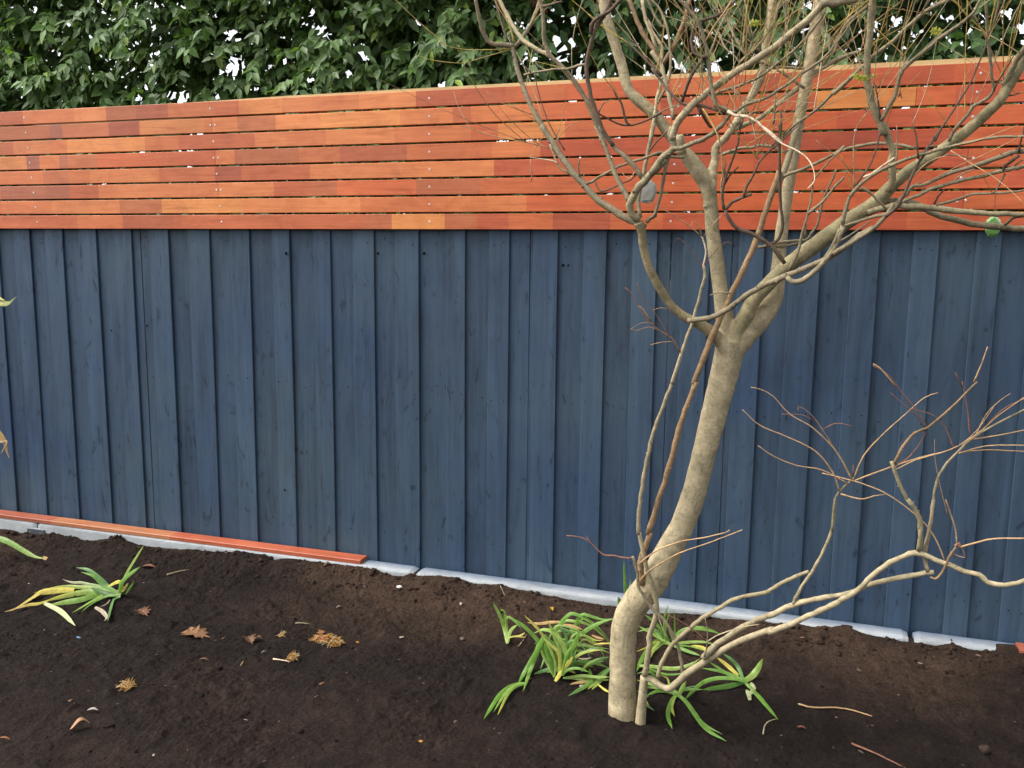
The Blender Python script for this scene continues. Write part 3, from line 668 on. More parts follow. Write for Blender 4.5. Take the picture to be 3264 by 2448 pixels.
# (name, tile, points, width start/end, distance offset start/end, colour, extension past the frame)
BR = [
 ('D', [(2020,1190),(1900,1120),(1800,1070),(1650,980),(1500,880),(1380,760),(1270,640),(1180,540),(1080,400),(980,260),(900,120),(820,0)], 100, 72, -.15, -.10, 's', 0, [
   ('A', [(910,1590),(860,1500),(740,1300),(670,1160),(590,950),(530,750),(500,600),(490,550)], 62, 56, -.10, -.08, 's', 0),
   ('A', [(495,540),(430,525),(280,510),(200,470),(130,330),(90,180),(60,0)], 62, 46, -.08, -.14, 's', .35),
   ('A', [(520,540),(600,440),(700,280),(790,60),(830,-60)], 52, 44, -.08, -.02, 's', .35),
   ('D', [(1160,560),(1060,510),(1010,450),(960,330),(920,220)], 28, 20, -.11, -.12, 'p', 0),
   ('D', [(1010,445),(950,410),(800,385),(700,370),(690,360)], 16, 10, -.12, -.15, 'w', 0),
   ('D', [(915,262),(800,228),(640,195),(300,130),(0,35),(-90,5),(-140,8)], 16, 9, -.12, -.2, 't', 0),
   ('D', [(850,110),(770,230),(700,370),(696,500)], 10, 7, -.1, -.14, 't', 0),
   ('D', [(696,500),(712,570),(705,650)], 22, 12, -.14, -.14, 'r', 0),
   ('D', [(980,210),(1050,90),(1150,0),(1280,-60)], 14, 8, -.11, -.06, 't', 0),
   ('D', [(1265,590),(1250,500),(1265,380)], 26, 14, -.13, -.15, 's', 0),
   ('A', [(1090,1740),(1000,1590),(930,1470),(840,1250),(770,1000),(740,850)], 18, 10, -.06, -.03, 'd', 0),
   ('A', [(480,560),(250,575),(0,578)], 14, 9, -.08, -.12, 'y', .1),
   ('A', [(470,570),(300,620),(0,710),(-90,735)], 14, 9, -.08, -.12, 'y', 0),
   ('A', [(500,490),(440,280),(330,100),(270,-30)], 14, 8, -.08, -.06, 't', .2),
   ('A', [(510,490),(470,350),(400,180),(300,0)], 16, 9, -.08, -.1, 'y', .2),
   ('A', [(430,480),(380,330),(330,160),(290,0)], 34, 26, -.08, -.05, 'd', .2),
   ('A', [(160,255),(240,215),(310,150)], 12, 8, -.1, -.12, 'd', 0),
   ('A', [(720,1330),(550,1270),(330,1180),(190,1060)], 12, 7, -.1, -.15, 't', 0)]),
 ('D', [(1960,1100),(1870,1030),(1845,930),(1880,830),(1960,700),(2060,600),(2150,500),(2260,380)], 100, 86, -.16, -.22, 'g', 0, [
   ('E', [(-10,560),(80,430),(180,330),(250,260),(235,180),(215,90),(240,20)], 88, 80, -.22, -.23, 'g', 0),
   ('B', [(240,1620),(250,1520),(330,1370),(500,1190),(650,1070),(800,960),(1000,820),(1200,690),(1400,560),(1600,410),(1800,240),(1950,80),(2030,-40)], 88, 92, -.23, -.34, 'p', .4),
   ('B', [(1960,60),(2050,30),(2120,40),(2190,20),(2290,10)], 110, 90, -.34, -.33, 's', .2),
   ('E', [(240,260),(330,260),(450,215),(550,180),(650,130),(730,70),(820,-20)], 62, 50, -.23, -.26, 's', 0),
   ('B', [(790,1480),(850,1400),(900,1330),(880,1270)], 50, 52, -.26, -.27, 's', 0),
   ('D', [(1840,880),(1800,800),(1760,730),(1680,570),(1620,400),(1560,250),(1500,100),(1450,0)], 62, 52, -.17, -.14, 's', 0),
   ('A', [(1560,1700),(1480,1480),(1370,1230),(1250,1010),(1100,810),(960,680),(890,570),(850,470),(845,250),(830,100),(800,-40)], 62, 50, -.14, -.20, 's', .35),
   ('A', [(940,660),(870,620),(750,560),(640,490),(570,420),(480,280),(410,150),(340,0)], 58, 46, -.17, -.12, 'p', .3),
   ('A', [(830,70),(920,60),(1000,30),(1060,20)], 36, 24, -.2, -.22, 'd', 0),
   ('D', [(1990,610),(1880,450),(1760,340),(1640,220),(1560,100),(1500,0)], 60, 48, -.19, -.2, 's', 0),
   ('A', [(1660,1690),(1540,1520),(1470,1330),(1400,1150),(1360,950),(1345,760),(1385,560),(1430,390),(1500,250),(1580,120),(1640,-30)], 50, 54, -.2, -.25, 'd', .35),
   ('A', [(1400,400),(1400,290),(1480,200),(1620,120),(1740,0)], 46, 50, -.24, -.28, 'd', .3),
   ('A', [(1340,740),(1250,760),(1120,800),(1000,800),(860,820),(720,840),(620,870)], 40, 24, -.21, -.15, 's', 0),
   ('A', [(700,840),(620,760),(560,690)], 18, 10, -.16, -.14, 'd', 0),
   ('A', [(880,880),(900,830),(780,760),(750,700)], 18, 10, -.16, -.14, 's', 0),
   ('E', [(0,1070),(45,1010),(85,850),(130,650),(165,480),(200,340)], 36, 46, -.17, -.22, 's', 0),
   ('E', [(345,330),(332,220),(320,112)], 120, 96, -.03, -.05, 'p', 0),
   ('D', [(2040,1120),(2080,1080),(2140,1040),(2155,960)], 50, 40, -.15, -.17, 's', 0)]),
 ('D', [(1965,1060),(1955,950),(1945,860),(1980,680),(2020,480),(2060,280),(2110,80),(2130,-20)], 52, 46, -.10, -.02, 's', 0, [
   ('A', [(2080,1620),(2130,1370),(2160,1150),(2200,980),(2230,850)], 46, 40, -.02, .02, 'p', 0),
   ('B', [(40,1220),(100,1130),(180,960),(215,800),(215,620),(190,380),(120,160),(60,60),(0,0)], 36, 30, .0, .05, 's', .3),
   ('B', [(20,1340),(120,1290),(200,1250),(330,1210)], 20, 14, -.04, -.1, 's', 0),
   ('E', [(-30,300),(60,180),(130,110),(200,50)], 24, 22, -.1, -.15, 'b', 0),
   ('A', [(1990,0),(2020,180),(2090,390),(2160,560)], 44, 36, .05, .03, 'p', 0),
   ('B', [(180,320),(110,300),(30,180),(-30,30),(-80,-60)], 34, 30, .05, .06, 's', .2)]),
 ('D', [(1340,675),(1400,655),(1500,590),(1620,530),(1720,475),(1860,425),(1990,390),(2090,350),(2180,315),(2250,325)], 34, 36, -.13, -.10, 's', 0, [
   ('E', [(120,330),(200,360),(290,370),(370,370)], 36, 34, -.1, -.04, 's', 0),
   ('D', [(1445,650),(1470,720),(1510,760),(1600,745),(1700,695),(1850,635),(1900,590),(1925,570)], 24, 16, -.13, -.16, 'd', 0),
   ('D', [(1900,545),(1850,610),(1800,600),(1765,550)], 11, 7, -.16, -.18, 'w', 0),
   ('D', [(1870,410),(1800,310),(1680,215)], 10, 7, -.1, -.12, 't', 0)]),
 ('A', [(1480,1310),(1520,1340),(1620,1390),(1720,1440),(1830,1455),(1950,1430),(2080,1380),(2212,1310)], 22, 26, -.2, -.1, 'd', 0, [
   ('A', [(1840,1450),(1800,1400),(1770,1280),(1740,1180),(1700,1130),(1660,1030)], 34, 22, -.15, -.17, 'd', 0),
   ('A', [(1480,1310),(1530,1220),(1560,1185),(1640,1155)], 20, 10, -.2, -.22, 's', 0),
   ('A', [(1650,1030),(1590,985)], 10, 8, -.17, -.17, 't', 0)]),
 ('Q2', [(760,1385),(820,1380),(890,1362),(960,1315),(1030,1265),(1100,1228),(1190,1190),(1300,1145),(1400,1092),(1500,1018),(1560,985)], 26, 26, -.11, -.24, 's', 0, [
   ('F', [(0,1490),(100,1430),(200,1365),(400,1240),(500,1160),(590,1070),(650,990),(700,900)], 62, 48, -.23, -.26, 's', 0),
   ('F', [(600,1060),(700,980),(780,880),(850,740),(910,590),(1000,420),(1090,290),(1170,150),(1260,20)], 44, 30, -.26, -.3, 'd', .0),
   ('C', [(1180,1640),(1260,1480),(1380,1300),(1500,1110),(1600,940),(1700,700),(1780,500),(1850,300),(1940,0)], 26, 18, -.3, -.33, 'd', .2),
   ('Q2', [(1190,1195),(1210,1218),(1260,1210),(1320,1160),(1390,1080),(1430,980)], 26, 22, -.18, -.24, 's', 0),
   ('E', [(1540,1600),(1480,1510),(1420,1440),(1300,1340),(1150,1250),(1000,1200),(900,1090),(850,980)], 58, 46, -.16, -.2, 'd', 0),
   ('E', [(840,975),(815,850),(830,700),(870,560),(950,350),(1000,200),(1020,60),(1030,-40)], 42, 18, -.2, -.24, 'd', 0),
   ('E', [(850,975),(930,890),(1060,830),(1155,800)], 42, 36, -.2, -.23, 'd', 0),
   ('E', [(1065,830),(1100,700),(1190,550),(1240,430),(1350,310),(1480,200),(1640,50),(1760,-60)], 36, 14, -.23, -.28, 'd', 0),
   ('E', [(815,830),(800,690),(822,560),(800,280),(760,80),(690,-40),(580,-160)], 26, 12, -.2, -.24, 't', 0),
   ('E', [(845,680),(900,580),(1000,480)], 30, 18, -.2, -.22, 'd', 0),
   ('E', [(840,600),(850,480),(850,370)], 18, 10, -.2, -.21, 'b', 0),
   ('E', [(820,560),(870,440)], 14, 10, -.2, -.21, 'b', 0),
   ('E', [(1230,400),(1210,200),(1180,0),(1130,-160)], 14, 9, -.24, -.28, 't', 0),
   ('E', [(1225,380),(1130,260),(1000,120),(880,0),(760,-130)], 16, 9, -.24, -.3, 'y', 0),
   ('E', [(1235,340),(1310,190),(1400,80),(1500,-40),(1700,-230)], 14, 9, -.24, -.3, 't', 0),
   ('E', [(1095,790),(1140,740)], 12, 8, -.23, -.24, 'r', 0)]),
 ('F', [(110,1175),(300,1110),(500,1050),(640,1020),(740,950),(800,885),(900,840),(1000,805),(1120,735),(1300,690),(1450,645),(1600,610),(1750,580),(1850,555),(2000,520),(2100,495),(2230,465)], 40, 50, -.22, -.30, 's', .4, [
   ('F', [(740,900),(850,790),(900,720),(960,700),(1060,685),(1300,570),(1600,480),(1850,395),(2050,320),(2120,300),(2260,290)], 40, 66, -.24, -.33, 's', .4),
   ('F', [(1970,540),(1990,470),(2060,420),(2150,350)], 36, 40, -.29, -.33, 'd', 0),
   ('F', [(1990,560),(1940,660),(1890,750),(1845,790)], 28, 22, -.29, -.31, 'd', 0),
   ('F', [(2150,310),(2170,200),(2200,100),(2212,0)], 30, 18, -.33, -.35, 'd', 0),
   ('F', [(1400,650),(1460,590),(1540,540),(1640,500)], 22, 14, -.27, -.22, 's', 0),
   ('F', [(1190,920),(1330,890),(1500,835),(1620,795),(1750,790),(1900,785),(2100,770),(2250,740)], 38, 24, -.22, -.28, 's', .2),
   ('F', [(1170,910),(1210,830),(1290,740)], 28, 20, -.22, -.24, 'd', 0),
   ('F', [(1840,780),(1770,650),(1690,510)], 10, 7, -.26, -.3, 'y', 0),
   ('F', [(930,700),(1000,670),(1070,620)], 24, 10, -.25, -.27, 's', 0),
   ('F', [(2100,470),(2160,420),(2230,390)], 20, 14, -.31, -.33, 's', 0)]),
 ('F', [(110,1150),(130,1020),(160,920),(200,820),(260,740),(350,650),(450,575),(560,515),(700,450),(850,390),(1000,345),(1120,310),(1280,265),(1400,235),(1550,200),(1750,155),(1950,130),(2230,125)], 50, 34, -.24, -.35, 's', .3, [
   ('F', [(110,1160),(80,1250),(40,1360),(0,1460)], 56, 50, -.24, -.22, 's', 0),
   ('E', [(2180,1200),(2110,1380),(1990,1560),(1930,1659)], 54, 48, -.24, -.2, 's', 0),
   ('F', [(350,600),(440,560),(540,490),(640,420),(710,370)], 28, 20, -.26, -.28, 'w', 0),
   ('F', [(240,730),(240,560),(235,350),(240,150),(290,-20),(380,-140)], 24, 10, -.25, -.28, 't', 0),
   ('F', [(210,760),(180,620),(130,440),(90,350)], 14, 9, -.25, -.28, 'y', 0),
   ('F', [(330,725),(420,775),(500,850),(560,910),(625,985)], 34, 32, -.25, -.22, 's', 0),
   ('F', [(260,700),(330,590),(420,470),(480,330),(520,190),(540,80)], 26, 18, -.25, -.24, 'd', 0),
   ('F', [(230,560),(120,430),(0,330),(-200,170)], 14, 8, -.26, -.3, 't', 0),
   ('F', [(720,440),(740,300),(735,150),(740,0)], 30, 12, -.28, -.3, 'b', 0),
   ('F', [(990,390),(975,250),(960,110),(915,-20)], 28, 16, -.3, -.33, 'd', 0),
   ('F', [(930,590),(1020,490),(1130,410),(1230,370),(1320,350)], 16, 10, -.3, -.35, 't', 0),
   ('F', [(1290,340),(1400,345),(1500,355),(1600,385)], 18, 14, -.3, -.28, 's', 0),
   ('F', [(1020,690),(1200,600),(1450,470),(1700,360),(1950,240),(2212,110)], 13, 8, -.3, -.38, 't', 0),
   ('F', [(1360,290),(1600,440),(1850,590),(2050,750),(2230,920)], 13, 8, -.33, -.4, 't', 0),
   ('F', [(1400,230),(1650,180),(1900,90),(2150,-10)], 13, 8, -.33, -.36, 't', 0),
   ('F', [(1000,330),(1060,300),(1110,240),(1200,250)], 34, 30, -.28, -.3, 'd', 0)]),
 ('F', [(400,1010),(500,975),(620,950),(740,925),(850,935),(1000,945),(1200,965),(1400,985),(1600,1005),(1800,1020),(2000,1025),(2250,1025)], 84, 66, -.12, -.16, 'g', .5, [
   ('F', [(2200,1050),(2100,1060),(2050,1100),(1990,1150)], 36, 40, -.15, -.1, 's', 0)]),
 ('F', [(550,900),(700,870),(880,885),(1000,930),(1120,1010),(1250,1050),(1400,1090),(1600,1135),(1800,1170),(2000,1180),(2250,1195)], 74, 84, -.10, -.08, 's', .5, []),
 ('F', [(640,770),(680,640),(685,520),(682,400),(690,300),(660,200),(620,80),(570,-20)], 90, 90, -.16, -.22, 'g', 0, [
   ('C', [(590,1560),(540,1410),(470,1270),(420,1120),(395,950),(395,720),(415,480),(440,250),(458,-40)], 92, 82, -.22, -.30, 'g', .45),
   ('C', [(560,1390),(610,1300),(670,1200),(730,1080),(745,960),(790,850),(850,760),(1000,640),(1200,470),(1400,330),(1550,220),(1640,190)], 54, 46, -.24, -.34, 's', 0),
   ('C', [(790,850),(820,760),(835,660)], 40, 28, -.27, -.28, 's', 0),
   ('C', [(545,1380),(530,1250),(510,1100),(470,940)], 26, 12, -.24, -.28, 'd', 0),
   ('C', [(1550,220),(1640,130),(1680,40),(1720,-40)], 36, 30, -.34, -.36, 's', .2),
   ('C', [(770,1100),(780,1020),(785,900)], 12, 8, -.26, -.28, 'b', 0),
   ('C', [(760,1120),(775,1080),(795,1140)], 26, 14, -.26, -.26, 'r', 0)]),
 ('C', [(1950,1120),(1980,1010),(2020,900),(2090,760),(2160,650),(2240,540)], 78, 70, -.18, -.26, 'g', .4, [
   ('C', [(2030,1110),(2100,1100),(2160,1070)], 22, 16, -.19, -.2, 's', 0)]),
 ('C', [(1340,1640),(1390,1530),(1480,1420),(1570,1320),(1620,1230),(1720,1180),(1800,1130),(1860,1050),(1845,930),(1820,700),(1800,520),(1785,300),(1770,-20)], 44, 36, -.18, -.32, 's', .3, [
   ('C', [(1860,1050),(1910,950),(2000,800),(2090,650)], 24, 12, -.25, -.3, 'd', 0),
   ('C', [(1790,470),(1740,360),(1600,230),(1500,120),(1390,-10)], 24, 20, -.3, -.34, 'y', .2),
   ('C', [(1800,420),(1830,250),(1870,80),(1900,-30)], 22, 14, -.31, -.34, 'y', .2),
   ('C', [(1690,1190),(1620,1240),(1560,1330)], 30, 24, -.2, -.18, 'd', 0),
   ('C', [(1780,220),(1850,170),(1900,130),(1960,110)], 20, 14, -.32, -.33, 'd', 0)]),
 ('B', [(1440,1660),(1560,1550),(1680,1430),(1820,1340),(1930,1250),(2050,1130),(2160,1020),(2250,940)], 26, 40, -.08, -.14, 's', 0, [
   ('C', [(0,1090),(120,980),(260,850),(380,740),(520,610),(700,470),(840,330),(960,225),(1060,140),(1180,70),(1290,20),(1400,-40)], 50, 56, -.14, -.22, 'g', .4),
   ('C', [(1010,170),(1060,90),(1110,-10)], 26, 20, -.2, -.24, 's', .2),
   ('C', [(830,320),(900,180),(940,50),(960,-20)], 22, 14, -.18, -.22, 's', .2)]),
 ('E', [(800,340),(880,310),(960,285),(1060,255),(1150,255),(1260,230),(1370,240),(1460,275),(1580,330)], 40, 36, .02, .0, 's', 0, [
   ('E', [(1390,240),(1440,180),(1500,120),(1600,40),(1700,-50)], 28, 16, .0, -.02, 'd', 0),
   ('E', [(1240,225),(1260,150),(1300,80)], 18, 10, .01, .0, 's', 0)]),
 ('B', [(800,1640),(900,1540),(1000,1480),(1120,1430),(1250,1370),(1380,1270),(1480,1190),(1620,1080),(1740,980),(1850,870),(1960,800),(2090,720),(2212,650)], 66, 50, .03, .10, 'g', 0, [
   ('C', [(0,730),(130,650),(230,620),(320,600)], 50, 40, .1, .08, 's', 0),
   ('B', [(1000,1500),(1040,1420),(1060,1370)], 40, 24, .04, .02, 's', 0),
   ('B', [(1850,860),(1910,830),(2000,740),(2060,620),(2130,480),(2230,300)], 40, 30, .1, .05, 's', .0),
   ('C', [(0,640),(60,480),(150,280),(250,180),(400,70)], 40, 44, .05, .0, 's', .2),
   ('B', [(1880,730),(1930,640),(2010,570),(2110,480),(2212,360)], 24, 16, .1, .08, 's', 0)]),
 ('B', [(740,1085),(830,1050),(950,1020),(1080,970),(1200,920),(1350,820),(1500,700),(1640,590),(1750,480),(1860,350),(1960,210),(2010,120)], 36, 32, -.22, -.28, 's', 0, [
   ('B', [(1050,985),(1070,950),(1095,930)], 26, 12, -.23, -.24, 's', 0),
   ('B', [(930,1025),(1020,1100),(1090,1210),(1140,1330),(1180,1500),(1210,1650)], 18, 10, -.24, -.3, 't', 0)]),
 ('B', [(740,1240),(840,1250),(880,1280),(970,1295),(1050,1240),(1150,1190),(1280,1155),(1400,1090),(1520,1010),(1640,930),(1760,840),(1880,760),(2000,670),(2090,580)], 42, 34, -.27, -.33, 's', 0, [
   ('B', [(880,1290),(960,1335),(1080,1350),(1180,1390),(1260,1450),(1380,1545),(1510,1650)], 40, 26, -.28, -.31, 'w', 0),
   ('E', [(1300,30),(1450,170),(1580,245),(1690,295),(1780,360),(1850,450),(1885,570),(1880,650),(1840,700),(1805,735)], 26, 12, -.3, -.36, 'w', 0),
   ('B', [(860,1300),(740,1275),(640,1240),(500,1220),(370,1205),(270,1130),(180,1030),(80,900),(0,790)], 38, 34, -.27, -.2, 'd', 0),
   ('A', [(2212,880),(2100,760),(2030,690),(1940,600),(1850,520),(1750,440)], 40, 24, -.2, -.16, 'd', 0),
   ('B', [(745,1245),(720,1140),(690,980),(665,800),(640,640),(600,440),(550,280),(480,170),(390,60),(290,-50)], 52, 46, -.28, -.33, 's', .3),
   ('B', [(640,660),(580,660),(500,620),(465,540),(460,440),(490,320),(500,250)], 46, 40, -.31, -.3, 'd', 0),
   ('B', [(590,690),(520,780),(455,880),(400,1020),(350,1180)], 48, 40, -.31, -.26, 'd', 0),
   ('B', [(560,240),(660,215),(760,180),(860,100),(950,20)], 46, 34, -.32, -.3, 'd', .2),
   ('B', [(600,200),(590,120),(630,85)], 30, 18, -.32, -.32, 'd', 0),
   ('B', [(750,180),(740,80)], 30, 20, -.31, -.3, 'd', 0),
   ('B', [(540,1250),(590,1340),(640,1420),(690,1480)], 46, 36, -.25, -.2, 'd', 0),
   ('B', [(620,490),(720,310),(830,160),(930,0)], 26, 20, -.32, -.36, 't', .2),
   ('B', [(590,1260),(680,1400),(740,1520),(790,1660)], 18, 12, -.27, -.3, 'y', 0)]),
 ('B', [(250,1380),(225,1240),(195,1110),(160,960),(110,780),(60,690),(0,600)], 50, 64, -.02, .04, 'g', 0, [
   ('A', [(2212,720),(2160,630),(2080,510),(1990,370),(1910,190),(1830,-30)], 64, 56, .04, .08, 'b', .4),
   ('B', [(110,760),(190,640),(270,500),(340,330),(400,160),(450,-20)], 58, 54, .03, .06, 'b', .4),
   ('B', [(110,730),(120,600),(110,520),(20,400),(-40,240)], 46, 36, .03, .05, 'p', 0)]),
 ('B', [(1780,790),(1680,790),(1500,775),(1420,790),(1330,740),(1230,715)], 34, 36, .07, .02, 's', 0, [
   ('B', [(1740,770),(1660,620),(1580,480),(1555,300),(1560,100),(1545,-30)], 32, 26, .08, .1, 's', .3),
   ('B', [(1770,1020),(1650,940),(1540,860),(1450,815)], 40, 30, .05, .02, 's', 0)]),
 ('B', [(1010,730),(1090,660),(1160,600),(1230,530),(1300,440),(1360,350),(1420,250),(1450,130),(1490,0)], 34, 40, .0, .06, 's', .3, [
   ('B', [(1010,720),(950,640),(880,590),(820,500),(790,400),(770,380)], 22, 26, .0, .03, 's', 0),
   ('B', [(1090,650),(1010,520),(940,390),(890,280),(870,200)], 30, 26, .01, .04, 's', 0),
   ('B', [(1110,620),(1160,500),(1170,420),(1215,330)], 24, 18, .02, .03, 's', 0),
   ('B', [(1160,460),(1110,340),(1090,200),(1120,0)], 18, 14, .02, .03, 's', .2),
   ('B', [(940,640),(940,500),(870,370),(840,340)], 20, 16, .0, .02, 's', 0),
   ('B', [(660,660),(720,500),(790,310),(860,180),(920,60),(960,-40)], 28, 28, .04, .07, 's', .2),
   ('B', [(1400,330),(1520,250),(1640,150),(1850,20)], 18, 12, .05, .03, 't', .2),
   ('B', [(1330,280),(1100,295),(900,320),(770,335)], 14, 9, .05, .03, 'y', 0),
   ('B', [(1055,580),(1065,400),(1090,200),(1120,0)], 20, 18, .03, .02, 'y', .2)]),
 ('E', [(1485,-40),(1480,200),(1482,450),(1485,700),(1490,900),(1510,1080),(1510,1200),(1480,1300),(1420,1360),(1340,1385)], 34, 42, -.10, -.02, 'd', 0, [
   ('E', [(1505,-60),(1510,200),(1500,500)], 12, 9, -.11, -.1, 'y', 0),
   ('B', [(1490,1660),(1500,1400),(1495,1290)], 30, 24, -.1, -.12, 'd', 0),
   ('B', [(1410,1440),(1425,1250),(1430,1120),(1435,850)], 28, 12, -.1, -.12, 's', 0)]),
 ('E', [(1235,1410),(1300,1400),(1420,1375),(1560,1345),(1680,1335),(1800,1325),(1850,1250),(1910,1170),(1950,1040),(1975,900),(2010,800),(2060,690),(2110,590),(2140,500)], 40, 24, .01, -.08, 's', 0, [
   ('E', [(1380,1420),(1500,1405),(1620,1385),(1720,1355)], 32, 34, .0, .0, 's', 0),
   ('E', [(1590,1680),(1690,1470),(1740,1260),(1780,1120),(1810,1010),(1840,880),(1860,740),(1855,650)], 44, 24, -.1, -.12, 's', 0),
   ('E', [(1855,640),(1950,540),(2050,420),(2130,340),(2212,270)], 22, 20, -.12, -.15, 's', 0),
   ('E', [(1815,1020),(1900,950),(1990,870),(2060,790),(2120,710),(2230,600)], 40, 30, -.12, -.16, 's', 0),
   ('E', [(1770,1310),(1785,1200),(1780,1120)], 24, 14, -.04, -.08, 's', 0),
   ('E', [(2030,1310),(2120,1330),(2212,1330)], 24, 20, -.04, -.1, 's', 0),
   ('F', [(80,1340),(200,1270),(330,1180),(430,1110)], 34, 16, -.12, -.15, 's', 0)]),
]
